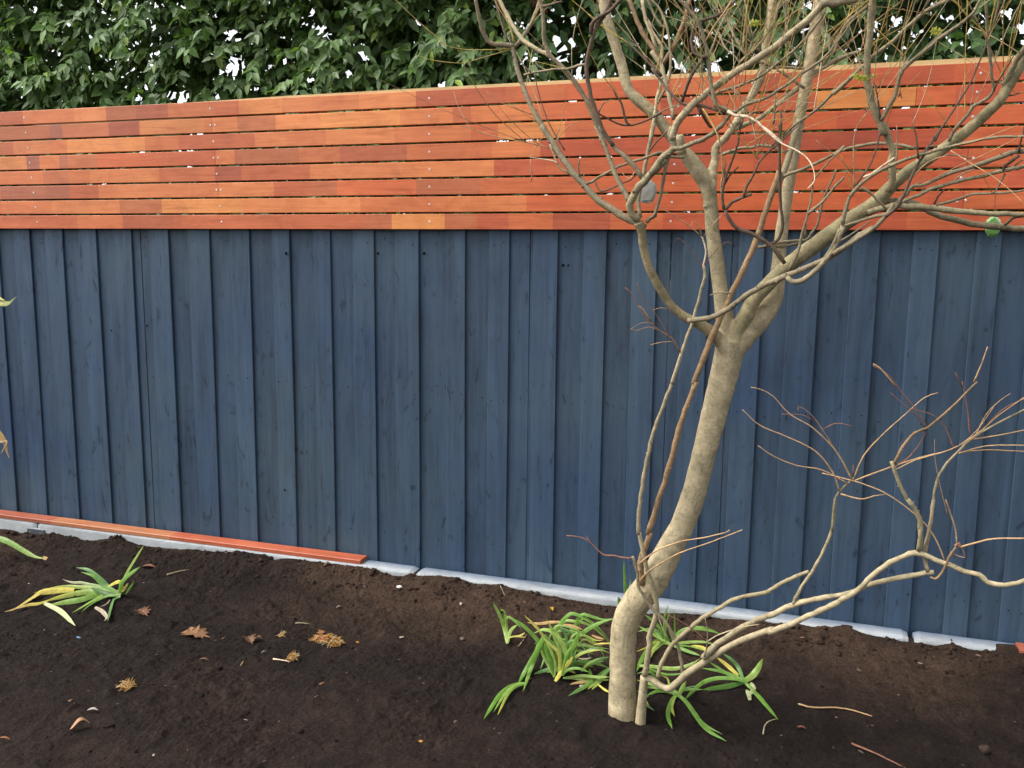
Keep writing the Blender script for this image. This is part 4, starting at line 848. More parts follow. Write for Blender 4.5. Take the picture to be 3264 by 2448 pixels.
SHOOT = [  # thin stems from the foot of the trunk
 ('T5', [(1105,1700),(1110,1620),(1120,1500),(1130,1400),(1138,1300),(1142,1235)], 98, 66, -.03, -.04, 'T', 0, [
   ('T5', [(1145,1230),(1158,1160),(1180,1000),(1195,860),(1238,745),(1246,620),(1218,470),(1172,330),(1140,200),(1112,70),(1095,-20)], 56, 38, -.05, -.09, 'g', 0),
   ('Q4', [(547,650),(550,550),(570,400),(600,250),(640,130),(690,0)], 20, 18, -.09, -.07, 's', 0),
   ('Q2', [(690,1659),(740,1500),(780,1390),(818,1250),(834,1190),(826,1145)], 18, 13, -.07, -.09, 'p', 0),
   ('E', [(590,1640),(615,1540),(625,1440),(600,1340),(575,1285)], 26, 20, -.09, -.10, 'w', 0),
   ('E', [(585,1290),(400,1140),(200,1010),(60,935),(-40,880)], 16, 8, -.1, -.14, 't', 0),
   ('E', [(585,1290),(540,1180),(490,1110),(462,1130),(458,1180)], 12, 6, -.1, -.12, 't', 0),
   ('E', [(578,1270),(550,1150),(525,1070),(490,1030)], 12, 6, -.1, -.12, 't', 0),
   ('E', [(600,1285),(700,1160),(830,1015)], 12, 8, -.1, -.06, 't', 0),
   ('E', [(590,1650),(450,1450),(380,1360),(310,1310),(275,1330),(262,1360)], 12, 6, -.09, -.12, 'r', 0),
   ('E', [(600,1620),(700,1500),(800,1390),(880,1350),(930,1375)], 10, 6, -.09, -.13, 'r', 0),
   ('Q2', [(727,1522),(690,1460),(640,1430),(580,1375),(540,1310),(515,1265),(488,1242)], 7, 4, -.08, -.12, 'r', 0),
   ('Q2', [(705,1475),(650,1478),(598,1490)], 4, 3, -.08, -.11, 't', 0),
   ('Q2', [(640,1430),(590,1412),(540,1428),(512,1420)], 4, 3, -.1, -.12, 'b', 0),
   ('Q2', [(680,1455),(630,1370),(590,1320),(560,1280),(540,1220)], 4, 3, -.09, -.12, 'r', 0),
   ('Q2', [(600,1390),(570,1340),(545,1320)], 10, 4, -.1, -.11, 'b', 0),
   ('Q2', [(625,1400),(560,1395),(510,1425)], 3.5, 2.5, -.1, -.12, 'b', 0),
   ('Q2', [(610,1340),(640,1330),(672,1335)], 3, 2, -.1, -.12, 'b', 0)]),
 ('T5', [(1125,440),(1112,350),(1112,260),(1150,120),(1195,-10)], 62, 56, -.04, -.06, 'b', 0, [
   ('Q4', [(588,648),(640,480),(690,320),(720,200),(770,60),(795,-10)], 27, 26, -.06, -.07, 'b', 0),
   ('Q2', [(785,1659),(830,1540),(875,1430),(930,1310),(985,1195),(1050,1050),(1100,910),(1130,810),(1155,740)], 28, 28, -.07, -.02, 'b', 0),
   ('E', [(1430,760),(1480,640),(1545,500),(1600,310),(1660,120),(1710,-60)], 84, 74, -.02, .02, 'g', 0),
   ('E', [(1530,590),(1600,555),(1750,510),(1900,440),(2040,370),(2130,320),(2230,240)], 44, 36, -.02, -.1, 's', 0),
   ('Q2', [(945,1268),(900,1262),(855,1276)], 9, 5, -.09, -.1, 'g', 0),
   ('F', [(0,350),(60,310),(180,265),(350,230),(500,205),(640,215),(800,235),(950,265)], 36, 42, -.1, -.14, 's', 0)]),
 ('T5', [(1145,1245),(1200,1262),(1280,1310),(1340,1342),(1400,1312),(1500,1222),(1650,1115),(1750,1050),(1900,960),(2050,900),(2260,830)], 66, 62, -.04, -.16, 'T', 0, [
   ('T6', [(0,1130),(150,1075),(300,1010),(450,940),(600,870),(750,780),(900,640),(1050,525),(1180,470),(1270,440),(1400,475),(1500,520),(1700,600),(1830,630),(1890,690),(2000,718),(2100,712),(2260,670)], 58, 46, -.16, -.24, 'T', .4),
   ('T5', [(1650,1080),(1720,1000),(1850,900),(2000,810),(2110,750),(2230,705)], 62, 54, -.12, -.10, 'T', 0),
   ('T6', [(0,985),(110,935),(220,890),(350,850),(450,828),(650,800),(760,770),(850,730),(1000,685),(1130,655),(1300,625),(1435,608)], 56, 48, -.10, -.20, 'T', 0),
   ('T5', [(1262,1250),(1268,1190),(1300,1110),(1370,980),(1480,870),(1650,730),(1800,640),(1950,560),(2110,530),(2230,500)], 42, 40, -.06, -.10, 'g', 0),
   ('T6', [(0,775),(120,700),(240,645),(350,600)], 40, 34, -.1, -.12, 'g', 0),
   ('T6', [(220,880),(240,830),(300,720),(400,570),(480,420),(540,280),(572,130),(580,-20)], 34, 26, -.12, -.16, 'g', 0),
   ('Q4', [(1385,635),(1390,560),(1400,490),(1430,450),(1478,405)], 13, 11, -.16, -.18, 's', 0),
   ('Q4', [(1470,415),(1400,290),(1300,190),(1200,130),(1130,55),(1080,25),(1032,14)], 8, 4, -.18, -.24, 't', 0),
   ('Q4', [(1415,462),(1385,380),(1310,290),(1180,225),(1070,178),(995,110)], 8, 4, -.18, -.24, 't', 0),
   ('Q4', [(1450,430),(1340,372),(1230,352),(1130,312),(1063,266)], 7, 4, -.18, -.24, 't', 0),
   ('Q4', [(1475,410),(1520,310),(1600,220),(1700,130),(1780,60),(1840,38)], 8, 4, -.18, -.24, 't', 0),
   ('Q4', [(1475,420),(1600,372),(1750,322),(1900,282),(2010,215),(2110,130),(2225,50)], 8, 5, -.18, -.26, 't', 0),
   ('Q4', [(1420,475),(1470,490),(1520,497),(1560,484),(1612,477)], 8, 4, -.18, -.2, 't', 0),
   ('Q4', [(1340,385),(1480,420),(1600,465),(1700,530),(1790,610),(1840,690),(1870,768)], 5, 7, -.2, -.2, 't', 0),
   ('Q4', [(1460,390),(1400,290),(1340,195),(1290,130),(1240,95),(1238,120)], 7, 3, -.18, -.22, 'b', 0),
   ('Q4', [(1345,195),(1390,172),(1430,172),(1468,182)], 4, 3, -.2, -.22, 'r', 0),
   ('Q4', [(1310,165),(1260,135),(1165,130)], 4, 3, -.2, -.22, 'r', 0),
   ('Q4', [(1475,400),(1474,350)], 7, 4, -.18, -.19, 'r', 0),
   ('T6', [(1300,430),(1318,290),(1308,160),(1270,60),(1210,-20)], 46, 40, -.2, -.24, 'g', 0),
   ('Q4', [(1755,720),(1768,620),(1750,555),(1695,475),(1662,400),(1640,335)], 20, 18, -.21, -.25, 'g', 0),
   ('Q4', [(1650,345),(1690,270),(1740,212),(1795,188),(1850,145),(1920,80),(2010,-10)], 16, 8, -.25, -.3, 'b', 0),
   ('Q4', [(1650,352),(1720,312),(1790,200),(1755,125),(1700,55),(1625,-40),(1560,-80)], 7, 5, -.25, -.3, 'r', 0),
   ('Q4', [(1790,195),(1730,120),(1635,38)], 6, 3, -.26, -.29, 'r', 0),
   ('Q4', [(1910,285),(1870,185),(1820,135),(1720,105)], 6, 3, -.26, -.29, 'r', 0),
   ('Q4', [(1660,370),(1740,330),(1900,280),(2000,210),(2080,100)], 6, 3, -.25, -.3, 't', 0),
   ('T6', [(1385,600),(1362,520),(1358,430),(1390,280),(1410,150),(1432,-20)], 36, 34, -.2, -.17, 'g', 0),
   ('Q4', [(1795,812),(1780,725),(1810,600),(1830,440),(1862,365),(1920,300),(1985,238),(2080,180),(2225,105)], 15, 9, -.2, -.16, 's', 0),
   ('Q4', [(1930,300),(2050,268),(2225,265)], 7, 5, -.16, -.2, 't', 0),
   ('Q4', [(1930,298),(2050,285),(2225,292)], 7, 5, -.16, -.12, 't', 0),
   ('Q4', [(1985,240),(2100,222),(2225,197)], 7, 5, -.16, -.2, 't', 0),
   ('Q4', [(1980,235),(1968,110),(1945,-10)], 7, 5, -.16, -.18, 'r', 0),
   ('Q4', [(2000,230),(2050,130),(2110,70),(2155,40)], 6, 3, -.16, -.2, 't', 0),
   ('Q4', [(2020,215),(2120,110),(2225,60)], 6, 4, -.16, -.2, 'r', 0),
   ('T6', [(1400,650),(1440,665),(1490,630),(1530,560),(1565,480),(1620,400),(1655,375)], 24, 24, -.2, -.24, 'b', 0),
   ('T6', [(1660,390),(1800,352),(1950,318),(2240,315)], 18, 14, -.24, -.28, 't', 0),
   ('T6', [(1632,370),(1620,240),(1570,80),(1535,-20)], 16, 12, -.24, -.26, 't', 0),
   ('Q4', [(1883,570),(1850,440),(1830,340),(1825,240)], 5, 3, -.26, -.27, 'b', 0),
   ('T6', [(1575,435),(1600,445),(1650,470),(1702,482)], 14, 10, -.22, -.24, 'b', 0),
   ('T6', [(1702,482),(1690,430),(1660,385)], 9, 8, -.24, -.24, 'r', 0),
   ('T6', [(1620,380),(1650,355),(1668,400)], 30, 20, -.24, -.24, 'r', 0),
   ('Q2', [(2055,1498),(2030,1570),(1995,1650)], 6, 8, -.31, -.3, 't', 0),
   ('Q2', [(1560,1572),(1590,1590),(1660,1670)], 5, 7, -.31, -.3, 't', 0),
   ('Q2', [(1915,1610),(1945,1670)], 5, 6, -.2, -.18, 'r', 0),
   ('T5', [(1660,1065),(1680,1000),(1685,930),(1690,850),(1668,730)], 14, 8, -.13, -.18, 's', 0),
   ('T5', [(1685,935),(1800,870),(2000,808),(2130,788)], 12, 7, -.16, -.2, 'p', 0),
   ('T5', [(1680,925),(1600,860),(1450,755),(1310,690)], 9, 6, -.16, -.2, 'r', 0)]),
 ('T5', [(1482,1230),(1462,1110),(1435,990),(1390,870),(1320,755),(1235,675),(1155,570),(1092,450),(1088,350),(1062,270),(1042,200)], 36, 26, -.05, -.12, 's', 0, [
   ('T5', [(1042,215),(960,212),(880,192),(800,188),(740,145),(660,62),(560,28),(470,20)], 18, 8, -.12, -.16, 'r', 0),
   ('T5', [(690,95),(645,30)], 12, 8, -.14, -.15, 'r', 0),
   ('T5', [(1085,275),(1160,210),(1260,145),(1450,72),(1650,38),(1840,-5),(1880,-30)], 15, 10, -.12, -.18, 't', 0),
   ('T5', [(1105,415),(1160,345),(1260,275),(1450,170),(1700,82),(1900,5),(1990,-30)], 14, 9, -.12, -.2, 't', 0),
   ('T5', [(1260,700),(1285,780),(1320,860),(1350,900)], 14, 8, -.08, -.1, 's', 0)]),
]
def build_branches(table, names):
    for bi, (tile, pts, d0, d1, o0, o1, col, ex, kids) in enumerate(table):
        mb = MB(); tw = MB(); spawn = []
        def one(tile, pts, d0, d1, o0, o1, col, ex):
            P, R = trace(tile, pts, d0, d1, o0, o1, ex)
            c = bcol(col)*random.uniform(.9, 1.1)
            R = R*(.92 if R.mean() < .012 else .97)
            big = R.mean() > .0028
            tube(mb if big else tw, P, R, c)
            if col in 'swgdbp' and big:                      # buds and leaf scars along the wood
                Q, S = smooth_path(P, R, .03)
                for i in range(1, len(Q)-1):
                    if random.random() < .5:
                        v = np.array([random.uniform(-1, 1), random.uniform(-1, .4), random.uniform(-.5, 1)]); v /= np.linalg.norm(v)
                        tube(mb, [Q[i], Q[i]+v*S[i]*1.1, Q[i]+v*(S[i]*1.1+.003)], [S[i]*.5, S[i]*.35, .0004], c*.9, sides=5, step=1)
            return P, R
        P, R = one(tile, pts, d0, d1, o0, o1, col, ex); spawn.append((P, R))
        for k in kids: spawn.append(one(*k))
        o = keep(mb.build(names, BARK, smooth=True), TREE)
        if names == 'branch':                                # fine last-year shoots over the crown
            for P, R in spawn:
                Q, S = smooth_path(P, R, .05)
                for i in range(2, len(Q)):
                    if Q[i][2] > 1.72 and random.random() < .14+.18*(Q[i][0] > -.25) and R.mean() < .012:
                        T = Q[i]-Q[i-1]; T /= np.linalg.norm(T)+1e-9
                        v = T*random.uniform(.1, .9)+np.array([random.uniform(-.8, .8), random.uniform(-.7, .5), random.uniform(.1, .9)]); v /= np.linalg.norm(v)
                        L = random.uniform(.10, .42); bend = np.array([random.uniform(-.3, .3), random.uniform(-.3, .3), random.uniform(-.15, .3)])
                        pts3 = [Q[i]+v*L*t+bend*L*t*t for t in (0, .33, .66, 1)]; r0 = random.uniform(.0009, .0014)
                        tube(tw, pts3, [r0, r0*.9, r0*.75, r0*.4], bcol(random.choice('tttyyypp'))*random.uniform(.85, 1.1), sides=5)
        if tw.v:
            k = tw.build('twigs', BARK, smooth=True); k.parent = o
build_branches(BR, 'branch')
build_branches(SHOOT, 'basal_shoot')

def small_leaf(mb, c, L, Wd, a, col, tilt=.4):
    """a lobed little maple-like leaf"""
    pts = [(0, 0), (.18, .28), (.5, .30), (.30, .52), (.42, .8), (.14, .70), (0, 1.05), (-.14, .70), (-.42, .8), (-.30, .52), (-.5, .30), (-.18, .28)]
    ca, sa = math.cos(a), math.sin(a); vs = []
    for x, y in pts:
        X, Y = x*Wd, y*L; q = (X*ca-Y*sa, X*sa+Y*ca); vs.append((c[0]+q[0], c[1]-tilt*abs(X)+.2*Y*tilt, c[2]+q[1]))
    vs.append((c[0]-.4*L*sa, c[1]-.003, c[2]+.4*L*ca)); n = len(pts)
    mb.add(vs, [(i, (i+1) % n, n) for i in range(n)], col)
for (tl, x, y, off, a, L, n) in (('C', 330, 840, -.3, 2.4, .022, 3), ('C', 1220, 300, -.3, 2.6, .026, 2), ('B', 1190, 210, .0, 2.9, .026, 2), ('C', 440, 860, -.3, -2.2, .016, 1)):
    for k in range(n):
        mb = MB(); c = on_y(*px(tl, x+k*26-13*(n-1), y+k*9), Y0+off); small_leaf(mb, c, L, L*.8, a+k*.5, lin((176, 178, 70))*.8)
        keep(mb.build('leaf', STRAP), TREE)

# ------------------------------------------------------------------ hanging glass ornaments
def glass_mat(name, col, rough):
    m, t, b = nodes(name)
    b.inputs['Base Color'].default_value = (*col, 1); b.inputs['Roughness'].default_value = rough
    b.inputs['Transmission Weight'].default_value = .4; b.inputs['IOR'].default_value = 1.3
    n = noise(t, coords(t, (1, 1, 1)), 45, 3); bump(t, b, n, .4, .01); return m
def ornament(tl, cx, cy, w, h, off, mat, hang, label):
    c = on_y(*px(tl, cx, cy), Y0+off); s = TILES[tl][2]*depth(c)/FPX; w, h = w*s/2, h*s/2
    root = empty('hanging_ornament', tuple(c), label, 'hanging ornament', 'glass ornaments hung in the tree')
    mb = MB(); n = 12; vs = []; rings = [(0, -.009), (.75, -.008), (1.0, -.002), (1.0, .002), (.75, .008), (0, .009)]
    for (r, y) in rings:
        for k in range(n):
            a = 2*math.pi*k/n; j = 1+.05*math.sin(k*2.7)
            vs.append((w*r*j*math.cos(a), y, h*r*j*math.sin(a)))
    fs = [(i*n+k, i*n+(k+1) % n, (i+1)*n+(k+1) % n, (i+1)*n+k) for i in range(5) for k in range(n)]
    mb.add(vs, fs); mb.build('glass_disc', mat, root, smooth=False)
    th = MB(); q = on_y(*px(tl, *hang), Y0+off-.01)-c
    tube(th, [(0, 0, h*.98), (q[0]*.5, q[1]*.5, (h+q[2])/2), tuple(q)], [.0009, .0009, .0009], bcol('r'), sides=5); th.build('cord', BARK, root)
ornament('D', 2048, 765, 232, 285, -.03, glass_mat('clear_glass', (.40, .43, .38), .3), (2010, 420), 'clear round glass disc hanging behind a curved branch')
ornament('F', 1852, 1172, 172, 250, -.02, glass_mat('green_glass', (.20, .42, .12), .35), (1882, 800), 'small green glass disc hanging on a cord at the right')

# ------------------------------------------------------------------ strap-leaved plants
BW = .78
SC_ = {'g': (126,170,72), 'l': (172,200,104), 'b': (122,166,98), 'y': (214,202,92), 't': (196,160,104), 'n': (190,176,150), 'k': (92,134,52), 'c': (206,214,160)}
def blade(mb, tile, pts, w, col, y, col2=None, base_first=True, flat=False):
    P = []
    for q in pts:
        X, Y = px(tile, *q); p = on_y(X, Y, y) if not flat else on_ground(X, Y, .012)
        g = float(ground_h(p[0], min(p[1], -.105)))+.015
        if p[2] < g: p = on_ground(X, Y, .016)
        P.append(p)
    P = np.array(P); s = TILES[tile][2]
    R = np.array([.5*w*BW*s*depth(p)/FPX for p in P]); P, R = smooth_path(P, R, .012); n = len(P)
    t = np.linspace(0, 1, n); t = t if base_first else t[::-1]
    R = R*np.interp(t, [0, .12, .45, .8, 1], [.55, .8, 1.0, .75, .05])
    T = np.gradient(P, axis=0); T /= np.linalg.norm(T, axis=1)[:, None]+1e-9
    view = P-CAM; view /= np.linalg.norm(view, axis=1)[:, None]
    face = np.array([0, -.75, .66]); S = np.cross(T, face); S /= np.linalg.norm(S, axis=1)[:, None]+1e-9
    Nn = np.cross(S, T); c1 = lin(SC_[col])*.62; c2 = lin(SC_[col2])*.62 if col2 else c1*np.array([.95, 1.0, .9])
    V, C = [], []
    for i in range(n):
        e = .28*R[i]
        V += [P[i]-S[i]*R[i]+Nn[i]*e*-1, P[i]-S[i]*R[i]*.5-Nn[i]*e*.3, P[i], P[i]+S[i]*R[i]*.5-Nn[i]*e*.3, P[i]+S[i]*R[i]-Nn[i]*e]
        cc = c1*(1-t[i]**2)+c2*t[i]**2; C += [cc*.95, cc*1.05, cc*.88, cc*1.05, cc*.95]
    F = [(i*5+j, i*5+j+1, i*5+6+j, i*5+5+j) for i in range(n-1) for j in range(4)]
    mb.add(V, F, np.array(C))
def plant(name, label, foot, green, dry, tile, cat='plant', fill=0):
    p = on_ground(*px(tile, *foot)); root = empty(name, tuple(p), label, cat, 'strap-leaved plants in the soil')
    rn = random.Random(len(green)*7+int(foot[0]))
    for lst, nm, mt, lb in ((green, 'leaves', STRAP, None), (dry, 'dry_leaves', DRY, 'yellowed and dried leaves of the plant')):
        if not lst: continue
        mb = MB()
        for q in lst:
            pts, w, c = q[0], q[1], q[2]; c2 = q[3] if len(q) > 3 else None
            dy = q[4] if len(q) > 4 else rn.uniform(-.05, .05)
            blade(mb, tile, pts, w, c, p[1]+dy, c2, flat=(len(q) > 5 and q[5]))
            if nm == 'leaves' and fill and len(pts) > 3:      # thinner leaves filling the clump
                for _ in range(fill):
                    k = rn.uniform(.55, .9); a = rn.uniform(-.35, .35); b0 = pts[0]
                    q2 = [(b0[0]+((x-b0[0])*math.cos(a)-(y-b0[1])*math.sin(a))*k, b0[1]+((x-b0[0])*math.sin(a)+(y-b0[1])*math.cos(a))*k) for x, y in pts]
                    blade(mb, tile, q2, w*rn.uniform(.5, .75), rn.choice('gllb'), p[1]+rn.uniform(-.05, .06), rn.choice(['g', 'y', None]))
        o = keep(mb.build(nm, mt, smooth=True), root)
        if lb: o['label'] = lb
plant('strap_leaved_plant', 'lone strappy plant with browned leaf tips on bare soil', (1035, 1090), [
  ([(1035,1060),(1060,960),(1100,870),(1180,740),(1245,640)],46,'l'), ([(1030,1060),(1040,980),(1080,925),(1150,870),(1210,832)],62,'g'),
  ([(1020,1060),(940,1010),(880,950),(800,880),(740,850),(658,838)],48,'b'), ([(1010,1060),(930,1015),(870,980),(800,910),(700,875)],30,'g'),
  ([(1030,1050),(870,1005),(750,978),(690,965),(620,965),(540,940)],40,'g','n'), ([(1030,1060),(850,1020),(700,1005),(550,1002),(400,1027),(290,1058)],50,'g','y'),
  ([(1030,1060),(800,1040),(600,1070),(480,1100),(365,1135)],78,'g','y'), ([(1020,1070),(850,1065),(700,1110),(560,1135),(420,1162)],82,'g','l'),
  ([(980,1070),(900,1060),(850,1040),(785,1008)],64,'k'), ([(1020,1080),(960,1065),(900,1072),(800,1120),(700,1180),(622,1230)],54,'l'),
  ([(1000,1080),(940,1080),(850,1115),(760,1170),(700,1228)],32,'g'), ([(1040,1088),(985,1108),(955,1180),(930,1300)],42,'b'),
  ([(1085,1065),(1115,1015),(1140,985),(1155,950)],40,'g'), ([(1030,1085),(1035,1050),(1025,1020)],40,'l')],
 [([(640,1030),(540,1030),(440,1038),(350,1050),(250,1110),(130,1190),(38,1220)],84,'y','t'), ([(420,1120),(330,1148),(240,1160),(120,1200)],40,'y','t'),
  ([(1060,1030),(1030,960),(960,985),(925,1005)],46,'y'), ([(1010,1040),(1060,1030),(1110,970)],50,'y','t'),
  ([(380,1145),(480,1190),(540,1230),(600,1290),(652,1342)],56,'c','c',0,1), ([(820,1180),(880,1215),(920,1265),(900,1300)],46,'n','n',0,1), ([(950,1115),(920,1150),(865,1178)],16,'n','n',0,1)], 'T3')
plant('strap_leaved_plant', 'strappy plant with many arching leaves left of the tree trunk', (400, 1240), [
  ([(365,1245),(345,1110),(280,1000),(200,900),(100,800),(0,738),(-60,705)],48,'g'), ([(365,1240),(300,1010),(285,890),(220,1000),(150,1120),(90,1230),(42,1322)],58,'g'),
  ([(410,1200),(380,960),(372,860),(425,770),(480,710),(530,692),(640,740),(760,830),(845,935)],46,'g'), ([(405,1230),(412,1010),(370,900),(330,800),(298,740)],46,'l'),
  ([(440,1230),(470,1060),(450,985),(410,910),(350,850),(270,830),(190,862)],52,'l'), ([(420,1200),(400,1030),(330,960),(262,890)],42,'y','l'),
  ([(430,1220),(470,1050),(520,980),(568,880),(585,780)],34,'g'), ([(430,1230),(490,1030),(560,910),(650,830),(760,772),(890,735)],58,'g'),
  ([(430,1220),(400,1100),(430,960),(540,960),(640,966),(760,1000),(845,1035)],46,'l'), ([(430,1225),(300,1080),(245,1175)],44,'g'),
  ([(400,1200),(420,800),(550,760),(680,800),(780,880),(850,955)],36,'l'), ([(470,1200),(520,900),(590,708),(700,722),(790,745),(880,733)],42,'g'),
  ([(450,1210),(350,1168),(280,1185),(188,1215)],42,'b'), ([(430,1230),(470,1170),(560,1120),(680,1110),(780,1140),(845,1168)],46,'g'),
  ([(440,1230),(560,1060),(650,1010),(760,990),(845,1000)],36,'b'), ([(600,1190),(650,1140),(700,1110),(780,1080),(845,1068)],46,'b'),
  ([(850,1165),(780,1210),(680,1290),(580,1350),(485,1405)],56,'g','b'), ([(440,1250),(600,1230),(720,1240),(850,1242)],36,'l'),
  ([(690,1290),(680,1230),(668,1168)],46,'g'), ([(650,1270),(740,1262),(850,1268)],34,'l'), ([(120,1300),(60,1300),(-30,1330),(-120,1410),(-245,1605)],56,'g'),
  ([(400,1240),(430,1190),(480,1150),(560,1170)],60,'k'), ([(545,1110),(520,1060),(530,1000)],50,'b'), ([(110,860),(60,886),(-20,892)],22,'y'),
  ([(440,1230),(470,900),(420,820),(560,880),(640,960)],30,'b')],
 [([(372,1278),(430,1190),(530,1062)],54,'y','y'), ([(420,765),(330,767),(230,780),(130,770)],36,'t','t'), ([(440,790),(520,800),(610,832)],36,'t','t'),
  ([(690,880),(740,900),(800,915)],28,'t','t'), ([(845,950),(770,952),(700,962)],22,'y','t'), ([(660,1285),(560,1290),(500,1305)],30,'t','t',0,1), ([(845,1372),(800,1350),(735,1298)],26,'y','y',0,1),
  ([(570,1080),(640,1085),(690,1070)],18,'n','n')], 'T5', fill=2)
plant('strap_leaved_plant', 'strappy plant half hidden behind the tree trunk', (1340, 960), [
  ([(1330,960),(1320,860),(1308,768)],22,'l'), ([(1330,950),(1315,800),(1322,700),(1352,615)],28,'g'), ([(1390,960),(1405,880),(1405,760),(1398,658)],20,'g'),
  ([(1360,930),(1300,850),(1230,765),(1140,698)],36,'g'), ([(1380,965),(1280,905),(1200,860),(1082,795)],34,'l'), ([(1400,960),(1440,870),(1500,832),(1600,820),(1720,840),(1810,875)],42,'g'),
  ([(1340,960),(1400,955),(1550,938),(1680,940),(1745,962)],36,'l'), ([(1380,960),(1500,1010),(1625,1055)],42,'g'), ([(1360,950),(1260,925),(1180,1000),(1120,1090),(1075,1195)],60,'g'),
  ([(1000,640),(980,510),(972,350),(965,235)],36,'g','b',.06), ([(955,640),(935,600),(918,548)],54,'k','b',.06), ([(1360,945),(1260,935),(1150,992),(1070,1022)],22,'y'),
  ([(1320,950),(1250,860),(1180,830),(1080,850)],26,'g')],
 [([(1700,1015),(1640,990),(1545,970)],56,'y','y')], 'T5', fill=1)
plant('strap_leaved_plant', 'strappy plant right of the trunk with leaves drooping towards the front', (1430, 1390), [
  ([(1420,1385),(1330,1350),(1200,1302),(1078,1268)],36,'l'), ([(1480,1432),(1400,1380),(1280,1358),(1155,1402)],42,'g'), ([(1440,1405),(1465,1345),(1505,1275)],52,'l'),
  ([(1425,1390),(1390,1430),(1360,1500),(1348,1580),(1385,1690)],56,'g'), ([(1420,1380),(1500,1450),(1580,1560),(1680,1690),(1850,1795)],54,'g'), ([(1180,1400),(1120,1440),(1160,1480),(1235,1535)],30,'b'),
  ([(1440,1390),(1480,1352),(1560,1346),(1650,1350)],32,'g'), ([(1100,1145),(1180,1145),(1300,1162),(1420,1166),(1550,1130),(1625,1080)],46,'l'), ([(1420,1400),(1300,1330),(1200,1200),(1080,1210)],36,'g'),
  ([(1400,1380),(1200,1330),(1075,1370)],28,'b')], [], 'T5', fill=1)
plant('strap_leaved_plant', 'strappy plant farthest right with a yellow leaf and a crumpled pale one', (2010, 1285), [
  ([(2000,1275),(1960,1165),(1900,1092),(1822,1038)],46,'b'), ([(1990,1265),(1900,1240),(1800,1172),(1700,1108)],32,'g'), ([(2000,1265),(1900,1222),(1780,1186),(1638,1165)],38,'g'),
  ([(1995,1275),(2050,1250),(2110,1190),(2166,1085)],74,'l'), ([(2000,1275),(1920,1256),(1780,1250),(1660,1282),(1560,1362),(1488,1445)],48,'g'), ([(2005,1282),(1900,1312),(1780,1332),(1640,1352)],62,'k'),
  ([(2000,1280),(2050,1320),(2100,1375),(2160,1440),(2300,1610)],48,'g'), ([(2060,1290),(2090,1330),(2060,1380),(2030,1350)],50,'c'), ([(2055,1440),(2045,1390),(2020,1350)],50,'c')],
 [([(1955,1228),(1860,1140),(1765,1068)],46,'y','y')], 'T5')
plant('strap_leaved_plant', 'small upright strappy shoot with pale base, left of the leafy clump', (2172, 1222), [
  ([(2170,1222),(2148,1110),(2110,990),(2045,862)],42,'l','g'), ([(2172,1220),(2165,1110),(2165,1000),(2215,1010),(2290,1090)],34,'l'), ([(2172,1220),(2200,1110),(2260,1060)],42,'l'),
  ([(2140,1050),(2150,950),(2110,930)],24,'g'), ([(2170,1180),(2230,1160),(2330,1170)],18,'y')], [], 'T4')
plant('strap_leaved_plant', 'strappy leaf with a torn tan tip reaching in from the left edge', (-260, 690), [
  ([(-260,690),(-150,570),(0,588),(100,630),(200,690),(300,742),(395,762)],64,'g','l'), ([(-260,690),(-330,520),(-420,470)],60,'g'), ([(-260,690),(-240,500),(-200,380)],50,'l'), ([(-260,690),(-330,650),(-430,760)],60,'g')],
 [([(370,745),(390,758),(412,752)],44,'t','t')], 'T3')

# a small shrub just outside the left edge whose leaf tips reach into the picture
def edge_shrub():
    f = on_ground(*px('P', -120, 1330)); root = empty('garden_shrub', tuple(f), 'yellowing leaf tips of a shrub at the left edge', 'shrub')
    mb = MB(); y = f[1]
    top = on_y(*px('P', -60, 640), y); mid = on_y(*px('P', -70, 930), y)
    tube(mb, [f, (f+mid)/2+np.array([.01, 0, 0]), mid, top, top+np.array([-.02, .02, .12])], [.006, .005, .004, .003, .0015], bcol('b')); keep(mb.build('stem', BARK), root)
    lf = MB()
    def leaf(pts, w, c, c2): blade(lf, 'P', pts, w, c, y, c2)
    leaf([(-60,660),(-10,652),(15,655),(36,640)], 22, 'y', 'k'); leaf([(-62,690),(-30,640),(10,648)], 18, 'g', 'y'); leaf([(-65,760),(-110,700),(-150,720)], 24, 'g', 'y'); leaf([(-60,640),(-100,560),(-130,520)], 24, 'g', 'g')
    keep(lf.build('leaves', STRAP, smooth=True), root)
    lf = MB(); leaf([(-70,930),(-20,925),(6,948),(14,975),(20,990)], 16, 't', 't'); leaf([(-70,935),(-10,950),(12,955),(2,980)], 14, 'n', 't')
    o = keep(lf.build('dry_leaves', DRY, smooth=True), root); o['label'] = 'curled dry tan leaves'
edge_shrub()

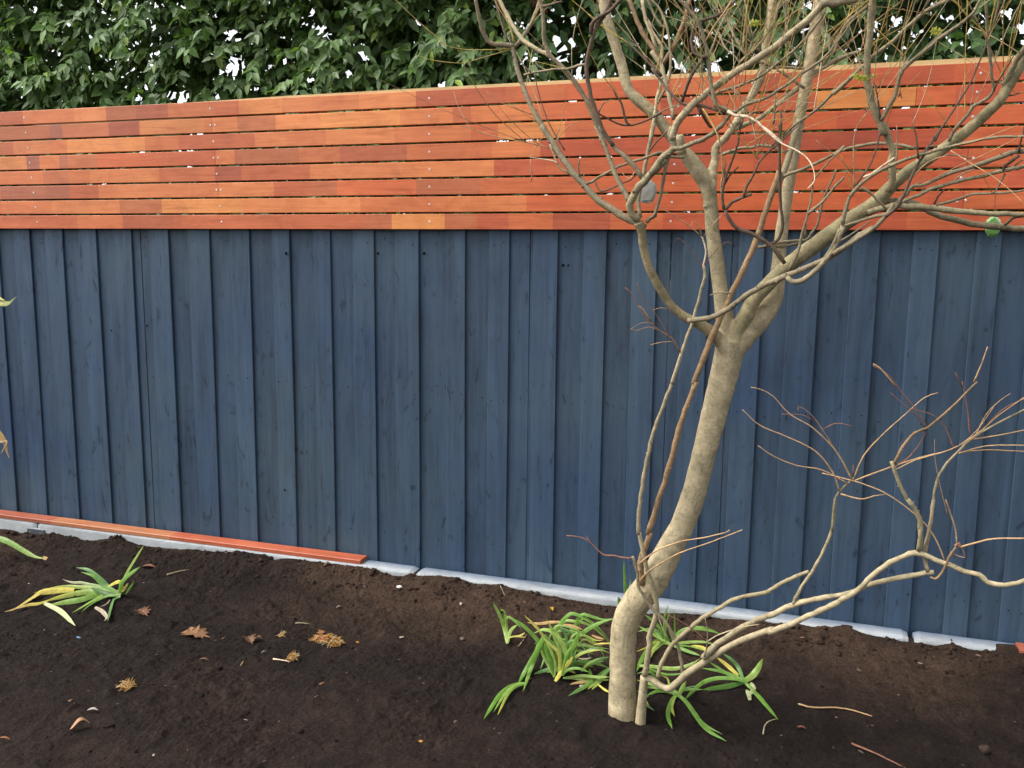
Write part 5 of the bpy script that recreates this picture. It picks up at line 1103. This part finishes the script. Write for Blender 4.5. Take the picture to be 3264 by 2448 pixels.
# ------------------------------------------------------------------ litter on the soil
def lay(tl, x, y, lift=.0): return on_ground(*px(tl, x, y), lift)
OAK = [(0,-.62),(.035,-.4),(.05,-.32),(.22,-.36),(.16,-.2),(.42,-.2),(.2,-.04),(.5,.1),(.22,.14),(.34,.36),(.12,.3),(.0,.56),(-.12,.3),(-.32,.38),(-.2,.14),(-.5,.14),(-.2,-.04),(-.4,-.2),(-.15,-.2),(-.2,-.36),(-.04,-.32),(-.03,-.4)]
def oak_leaf(tl, x, y, size, a, col, label, curl=.25):
    p = lay(tl, x, y); s = size*TILES[tl][2]*depth(p)/FPX; mb = MB(); vs = []
    for (u, v) in OAK:
        z = .10*s*math.sin(v*4+1)+curl*s*(abs(u)**1.5)+.02*s*math.sin(u*9)
        vs.append((s*(u*math.cos(a)-v*math.sin(a)), s*(u*math.sin(a)+v*math.cos(a)), z+.012))
    n = len(OAK); mid = []
    for v in (-.3, -.05, .2, .4): mid.append((-s*v*math.sin(a), s*v*math.cos(a), .10*s*math.sin(v*4+1)+.007))
    vs += mid; fs = []
    def near(i): v = OAK[i][1]; return n+min(3, max(0, int((v+.42)/.25)))
    for i in range(n):
        j = (i+1) % n; a_, b_ = near(i), near(j); fs.append((i, j, b_, a_) if a_ != b_ else (i, j, a_))
    mb.add(vs, fs, lin(col)*.6); o = mb.build('fallen_leaf', DRY); o.location = p
    o.modifiers.new('thick', 'SOLIDIFY').thickness = .0006; tag(o, label, 'leaf', 'fallen leaves on the soil')
oak_leaf('T3', 1235, 1245, 150, 1.2, (150,108,80), 'curled brown lobed leaf beside the browned plant', .35)
oak_leaf('T3', 1690, 1435, 250, 1.75, (168,124,88), 'largest tan lobed leaf lying flat on the soil', .12)
oak_leaf('T3', 2160, 1485, 130, .9, (140,104,78), 'crumpled dull brown leaf left of the straw heap', .6)
def simple_leaf(tl, x, y, L, Wd, a, col, label, curl=.3, mat=None):
    p = lay(tl, x, y); k = TILES[tl][2]*depth(p)/FPX; L *= k; Wd *= k; mb = MB(); vs = []; n = 9
    for i in range(n+1):
        t = i/n; w = Wd*.5*math.sin(math.pi*t)**.7*(1-.3*t); z = curl*L*.4*math.sin(t*2.6)**2
        for s in (-1, 0, 1): X, Y = (t-.5)*L, s*w; vs.append((X*math.cos(a)-Y*math.sin(a), X*math.sin(a)+Y*math.cos(a), z+abs(s)*w*.6+.006))
    mb.add(vs, [(i*3+j, i*3+j+1, i*3+j+4, i*3+j+3) for i in range(n) for j in (0, 1)], lin(col)*.6)
    o = mb.build('fallen_leaf', mat or DRY, smooth=True); o.location = p; o.modifiers.new('thick', 'SOLIDIFY').thickness = .0005
    tag(o, label, 'leaf', 'fallen leaves on the soil')
simple_leaf('Q3', 345, 1490, 80, 34, .9, (196,150,112), 'dry pinkish tan curled leaf nearest the bottom left corner', .9)
simple_leaf('T5', 342, 668, 80, 40, -1.0, (226,178,66), 'small yellow leaf on the soil beneath the concrete sleeper', .3)
simple_leaf('Q4', 1250, 1494, 40, 16, -.1, (158,104,80), 'small reddish brown leaf right of the trunk on bare soil', .3)
simple_leaf('T4', 20, 1200, 70, 50, .2, (136,98,74), 'small rusty leaf curl left of the thin straw tuft', .7)
simple_leaf('Q3', 20, 1540, 60, 14, .05, (170,112,70), 'thin orange leaf sliver at the left edge', .2)
simple_leaf('Q3', 400, 1418, 50, 20, .3, (190,182,172), 'pale grey bark flake near the bottom left', .3, LITTER)
simple_leaf('T3', 1285, 845, 120, 60, .2, (150,104,78), 'flat faded brown leaf behind the browned plant', .15)
simple_leaf('T4', 715, 922, 50, 26, .7, (150,138,126), 'grey leaf fragment on the dark soil in the middle', .4)
simple_leaf('T4', 1775, 900, 40, 34, 1.2, (190,168,150), 'pale pinkish leaf scrap on the drier soil', .8)
simple_leaf('T4', 68, 1318, 50, 34, .6, (118,104,100), 'grey curled leaf scrap beside the straw stick', .6)
simple_leaf('T3', 1760, 1648, 90, 24, .1, (150,112,88), 'narrow brown leaf sliver below the lobed leaf', .3)
simple_leaf('T4', 615, 560, 70, 34, .8, (130,100,70), 'brown curled leaf against the sleeper below the red board', .8)
def chip(tl, x, y, w, col, name, label, cat, el=(1, .6, .5)):
    p = lay(tl, x, y); r = .5*w*TILES[tl][2]*depth(p)/FPX; bv, bf = ico(2); q = bv*2.1+x
    V = bv*(.7+.6*vnoise(q[:, 0], q[:, 1], 5, q[:, 2]))[:, None]*r*np.array(el); V[:, 2] += r*el[2]*.6
    mb = MB(); mb.add(V, [tuple(f) for f in bf], lin(col)*.65); o = mb.build(name, LITTER); o.location = p; tag(o, label, cat)
chip('T4', 1238, 742, 56, (240,240,236), 'white_pebble', 'bright white chip on the soil before the sleeper joint', 'pebble')
chip('T4', 1438, 828, 60, (186,140,70), 'wood_chip', 'yellowish wood chip just right of the white chip', 'wood chip')
chip('Q3', 1818, 1546, 20, (200,136,66), 'wood_chip', 'tiny orange chip low in the middle of the soil', 'wood chip')
chip('T3', 680, 1444, 46, (120,150,190), 'plastic_scrap', 'tiny pale blue plastic scrap on the left soil', 'scrap', (1, .5, .25))
chip('Q4', 2040, 1590, 46, (66,52,44), 'stone', 'round dark stone near the bottom right corner', 'stone', (1, .9, .8))
chip('T4', 1785, 1192, 44, (104,86,80), 'stone', 'round grey brown stone left of the green shoot', 'stone', (1, .9, .8))
chip('T4', 878, 1214, 28, (196,140,60), 'wood_chip', 'tiny tan chip right of the straw heap', 'wood chip')
def straw(tl, x, y, w, h, n, label, extra=()):
    p = lay(tl, x, y); k = TILES[tl][2]*depth(p)/FPX; W_, H_ = w*k/2, h*k; mb = MB(); rn = random.Random(int(x+n))
    for i in range(n):
        a = rn.uniform(0, 6.28); r = math.sqrt(rn.random()); c = np.array([W_*r*math.cos(a), H_*.8*r*math.sin(a)*rn.uniform(.4, 1), .004+rn.random()*.030*(1-r*.8)])
        b = rn.gauss(.2, 1.2); L = rn.uniform(.010, .034); d = np.array([math.cos(b), math.sin(b), rn.uniform(-.5, .9)])*L
        col = lin(rn.choice([(206,160,84), (190,138,66), (222,184,112), (170,118,60), (216,200,160)]))*.6
        tube(mb, [c-d*.5, c+np.array([0, 0, rn.uniform(-.002, .004)]), c+d*.5], [.0010, .0013, .0008], col, sides=4, step=1)
    root = empty('straw_tuft', tuple(p), label, 'straw', 'tufts of straw on the soil'); mb.build('straw_fibres', LITTER, root)
    for q in extra:
        m2 = MB(); vs = []; 
        for (u, v) in OAK: vs.append((q[0]*k+q[2]*k*(u*math.cos(q[3])-v*math.sin(q[3])), q[1]*k+q[2]*k*(u*math.sin(q[3])+v*math.cos(q[3])), .019+.004*math.sin(u*5+v*7)))
        m2.add(vs, [tuple(range(len(OAK)))], lin(q[4])*.6); o = m2.build('caught_leaf', DRY, root); o['label'] = q[5]
straw('T4', 612, 1215, 300, 120, 260, 'biggest heap of golden straw with a red leaf caught in it', [(-20, -20, 120, 1.1, (176,90,62), 'red brown leaf in the straw'), (-110, 90, 90, .4, (150,100,56), 'brown leaf in the straw')])
straw('T4', 322, 1362, 90, 60, 55, 'small straw tuft beside a pale stick')
straw('Q3', 548, 1312, 60, 60, 60, 'sparse golden straw patch at the lower left')
straw('T4', 222, 1168, 60, 22, 14, 'few thin straw fibres near the big lobed leaf')
def twig(tl, pts, w, col, label):
    P = [lay(tl, *q, .006) for q in pts]; c = P[len(P)//2]; k = TILES[tl][2]*depth(c)/FPX; mb = MB()
    tube(mb, [p-c for p in P], np.linspace(w, w*.5, len(P))*k/2, bcol(col)); o = mb.build('fallen_twig', BARK, smooth=True); o.location = c
    tag(o, label, 'twig', 'fallen twigs on the soil')
twig('Q4', [(1237,1382),(1300,1398),(1400,1398),(1480,1412),(1555,1435)], 9, 't', 'long tan twig lying right of the tree')
twig('Q4', [(1468,1553),(1580,1600),(1700,1659)], 9, 'r', 'reddish twig at the bottom edge right of the tree')
twig('T3', [(1440,900),(1540,872),(1640,855)], 14, 's', 'straight grey twig on soil below the red board')
twig('T4', [(340,1046),(400,1044),(460,1052)], 14, 's', 'short grey twig above the straw heap')
twig('Q4', [(1085,1512),(1092,1475),(1112,1456),(1145,1446)], 6, 'p', 'thin bent pale twig right of the basal shoot')
twig('T4', [(148,1356),(200,1362),(290,1378)], 15, 'w', 'whitish stick pointing at a small straw tuft')
twig('T5', [(55,978),(95,925),(125,875)], 9, 'p', 'thin pale twig among the leaves left of the trunk')
twig('T4', [(1240,1170),(1260,1168),(1280,1165)], 11, 'w', 'tiny white splinter right of the straw heap')
twig('T4', [(2112,725),(2130,765),(2150,810)], 9, 's', 'thin twig leaning on soil under the middle sleeper')
twig('Q3', [(1040,1215),(1052,1195),(1060,1180)], 5, 't', 'short straw-coloured stick left of the straw heap')
def chips():
    rn = random.Random(4); mb = MB()
    for i in range(520):
        x = rn.uniform(-4.2, 1.1); y = -.13-1.7*rn.random(); z = float(ground_h(x, y))+float(rough_h(np.array(x), np.array(y)))+.001
        L = rn.uniform(.0015, .0055)*(2.2 if rn.random() < .12 else 1); a = rn.uniform(0, 3.14); w = L*rn.uniform(.15, .6)
        d = np.array([math.cos(a), math.sin(a), 0]); s = np.array([-math.sin(a), math.cos(a), 0]); c = np.array([x, y, z]); up = np.array([0, 0, 1])
        col = lin(rn.choice([(150,126,108), (120,94,76), (190,176,160), (110,86,64), (160,116,80), (92,76,68)]))*.55
        vs = [c-d*L-s*w, c+d*L-s*w*.6, c+d*L*.8+s*w, c-d*L*.9+s*w, c+up*w*.8]
        mb.add(vs, [(0, 1, 4), (1, 2, 4), (2, 3, 4), (3, 0, 4)], col)
    o = mb.build('soil_litter', LITTER); tag(o, 'tiny pale bits of bark and straw scattered over the soil', 'litter', kind='stuff')
chips()

# ------------------------------------------------------------------ evergreen trees behind the fence
HOLES = []
for tl, L in (('Q1', [(1010,150,45),(1010,275,52),(1000,315,36),(760,400,46),(775,430,40),(1390,130,24),(1560,205,34),(1430,165,20),(1170,285,20),(1110,385,20),(1515,320,26),(1350,50,20),(1580,245,24),(640,90,14),(610,430,18),(940,420,18),(1910,370,26),(1240,340,14),(1660,210,16)]),
              ('A', [(1020,600,120),(660,640,80),(720,700,70),(1260,870,80),(1520,850,90),(270,70,40),(950,110,36),(1090,190,44),(1050,370,40),(1140,440,44),(600,750,44),(1090,700,50),(1740,830,50),(2050,860,66),(1620,650,36),(1000,440,40),(1180,510,34),(250,350,26),(360,380,28),(1130,930,30),(1030,870,30)]),
              ('B', [(540,470,76),(640,400,66),(720,400,66),(760,800,66),(960,60,28),(30,870,70),(290,690,40),(320,780,40),(645,850,36),(1000,460,20),(455,300,22)]),
              ('C', [(650,690,95),(800,210,56),(1960,200,80),(2060,110,56),(1720,220,60),(1580,530,44),(2170,310,66),(1600,340,32),(1330,660,36),(2200,400,40),(1265,680,34),(1660,85,34),(1140,180,24),(1960,450,24),(2070,330,30),(650,160,18),(500,300,16)])):
    for x, y, r in L: HOLES.append((*px(tl, x, y), r*TILES[tl][2]))
HOLES += [(*px(tl, x, y), r) for tl, L in (('T1', [(1680,365,20),(1770,362,18),(1640,500,26),(1560,505,16),(1800,500,20),(1640,645,14),(1240,510,14),(1660,1058,14)]),
    ('D', [(430,215,24),(640,208,24),(290,222,18),(500,216,18),(760,205,14),(1692,178,14),(1640,395,12),(358,430,10)]), ('B', [(470,1372,24),(140,1385,16),(560,1368,16),(500,1598,16),(1575,1556,16)]),
    ('C', [(850,1262,16),(880,1255,12)])) for x, y, r in L]
rs_ = random.Random(12)
for k in range(150):
    x = rs_.choice([rs_.uniform(420, 1130), rs_.uniform(1480, 3264)]); y = rs_.uniform(20, 330); HOLES.append((x, y, rs_.uniform(3, 9)))
HOLES = np.array(HOLES)
LEAF = np.array([(0, 0, 0), (-.5, .34, .16), (.5, .34, .16), (0, .36, 0), (-.36, .7, .10), (.36, .7, .10), (0, .7, -.02), (0, 1.06, -.10)])
LQ = np.array([(2, 5, 6, 3), (3, 6, 4, 1)]); LT = np.array([(0, 2, 3), (0, 3, 1), (5, 7, 6), (6, 7, 4)])
def leaves_mesh(P, D, L, Wd, Nrm, C, name, mat, parent):
    """P base points, D direction of the midrib, Nrm rough facing"""
    D = D/np.linalg.norm(D, axis=1)[:, None]; S = np.cross(D, Nrm); S /= np.linalg.norm(S, axis=1)[:, None]+1e-9; U = np.cross(S, D)
    V = P[:, None]+S[:, None]*(LEAF[None, :, :1]*Wd[:, None, None])+D[:, None]*(LEAF[None, :, 1:2]*L[:, None, None])+U[:, None]*(LEAF[None, :, 2:]*Wd[:, None, None])
    n = len(P); off = (np.arange(n)*8)[:, None, None]
    sh = np.array([.95, 1, 1, .86, 1, 1, .9, 1.05])
    return big_mesh(name, V.reshape(-1, 3), [(4, (LQ[None]+off).reshape(-1, 4)), (3, (LT[None]+off).reshape(-1, 3))], (C[:, None]*sh[None, :, None]).reshape(-1, 3), mat, parent)
def evergreen(label, x0, x1, yf, yb, z0, z1, shoots, seed, trunks, dim=1.0, hue=1.0, back=.35):
    rg = np.random.default_rng(seed); root = empty('evergreen_tree', ((x0+x1)/2, (yf+yb)/2, -.06), label, 'tree', 'evergreen trees behind the fence')
    tr = MB()
    for (tl, pts, d, y) in trunks:
        P = [on_y(*px(tl, *q), y) for q in pts]; k = TILES[tl][2]*depth(P[0])/FPX
        foot = P[-1].copy(); v = P[-1]-P[-2]; v /= np.linalg.norm(v); foot = P[-1]+np.array([v[0]*.3, 0, -(P[-1][2]+.07)])
        top = P[0]+(P[0]-P[1])/np.linalg.norm(P[0]-P[1])*.8
        tube(tr, [top]+P+[(P[-1]+foot)/2, foot], [d*k*.3]+[d*k*.5]*len(P)+[d*k*.55, d*k*.62], lin((112, 92, 72))*.75, sides=10)
        for i in range(9):
            b = P[0]+(P[-1]-P[0])*rg.random()+np.array([0, 0, rg.uniform(-.1, .6)]); a = rg.uniform(0, 6.28); L = rg.uniform(.3, .9)
            e = b+np.array([math.cos(a)*L, math.sin(a)*L*.6, rg.uniform(.0, .5)]); tube(tr, [b, (b+e)/2+rg.normal(0, .03, 3), e], [.012, .008, .003], lin((104, 88, 70))*.7, sides=6)
    keep(tr.build('trunk', BARK, smooth=True), root)
    # leafy shoots: an origin on a lumpy front, a drooping axis, leaves alternating along it
    n = shoots; x = rg.uniform(x0, x1, n); z = rg.uniform(z0, z1, n)
    lump = (vnoise(x*1.6, z*1.6, seed)-.5)*.5+(vnoise(x*4.2, z*4.2, seed+1)-.5)*.28
    dp = rg.random(n)**1.6; isb = rg.random(n) < back; dp = np.where(isb, rg.uniform(.45, 1, n), dp*.6)
    y = yf-lump*.45+dp*(yb-yf)
    y = np.maximum(y, .10)
    a = rg.uniform(0, 2*np.pi, n); ax = np.stack([np.cos(a)*.75, -np.abs(rg.normal(.35, .45, n)), rg.uniform(-.5, .45, n)], -1); ax /= np.linalg.norm(ax, axis=1)[:, None]
    Ls = rg.uniform(.12, .28, n); k = 15
    t = np.linspace(.08, 1, k)[None, :]
    P = np.stack([x, y, z], -1)[:, None]+ax[:, None]*(Ls[:, None]*t)[..., None]; P[..., 2] -= (Ls[:, None]*t**2*.38)
    tw = MB(); pick = rg.choice(n, min(n, 900), replace=False)
    P = P+rg.normal(0, .006, P.shape)
    side = np.where(np.arange(k) % 2 == 0, 1, -1)[None, :, None]; perp = np.cross(ax, np.array([0, 0, 1.0])); perp /= np.linalg.norm(perp, axis=1)[:, None]+1e-9
    D = perp[:, None]*side*rg.uniform(.3, 1.0, (n, k, 1))+ax[:, None]*rg.uniform(.2, .8, (n, k, 1))+np.array([0, 0, -1])*rg.uniform(.2, 1.5, (n, k, 1))+rg.normal(0, .25, (n, k, 3))
    Nr = np.array([0, -.75, .55])+rg.normal(0, .36, (n, k, 3))
    L = rg.uniform(.046, .080, (n, k))*np.where(isb, 1.1, 1)[:, None]; Wd = L*rg.uniform(.42, .58, (n, k))
    P, D, Nr, L, Wd = P.reshape(-1, 3), D.reshape(-1, 3), Nr.reshape(-1, 3), L.ravel(), Wd.ravel()
    Nr /= np.linalg.norm(Nr, axis=1)[:, None]
    young = np.repeat(rg.random(n) < .05, k); tone = np.repeat(rg.uniform(.75, 1.2, n), k)*rg.uniform(.82, 1.18, n*k)
    C = np.array([.100, .172, .052])*hue; C = np.repeat(C[None], n*k, 0)*np.array([1, 1, 1])*tone[:, None]*dim
    C = np.where((rg.random(n*k) < .06)[:, None], C*np.array([1.9, 1.6, .9]), C)
    C = np.where(young[:, None], np.array([.12, .21, .05])*tone[:, None], C)
    C = np.where((np.repeat(rg.random(n) < .004, k))[:, None], np.array([.20, .06, .03])*tone[:, None], C)
    keepm = P[:, 1] > .04
    mid = P+D/np.linalg.norm(D, axis=1)[:, None]*L[:, None]*.5
    X, Y = project(mid); hit = np.zeros(len(P), bool)
    wob = vnoise(X/26, Y/26, 71)*.75+vnoise(X/9, Y/9, 72)*.5
    for (hx, hy, hr) in HOLES: hit |= ((X-hx)**2+(Y-hy)**2) < (hr*(.08+.14*min(1, hr/25)+.98*wob)+(6 if hx < 1400 else 8))**2
    keepm &= ~(hit & (rg.random(len(P)) < .95))
    q = keepm; keep(leaves_mesh(P[q], D[q], L[q], Wd[q], Nr[q], C[q], 'foliage', HEDGE_LEAF, None), root)
evergreen('dense glossy evergreen tree behind the left third of the fence', -7.0, -3.05, .45, 1.5, 1.35, 3.7, 5000, 101, [('T1', [(1380,-40),(1330,60),(1310,150)], 95, 1.0)], 1.05)
evergreen('evergreen tree behind the middle of the fence with bright sky specks', -3.2, -1.3, .45, 1.45, 1.35, 3.6, 3300, 202, [('A', [(780,420),(850,650),(940,860),(1000,980)], 90, .9)], 1.0)
evergreen('dark evergreen tree behind the crown of the bare tree', -1.45, 2.6, .75, 1.9, 1.35, 3.6, 4800, 303, [('A', [(1440,600),(1420,800),(1410,950)], 110, 1.1), ('B', [(2500,-40),(2490,400),(2480,700)], 110, 1.3)], .9, np.array([.9, .95, 1.0]))
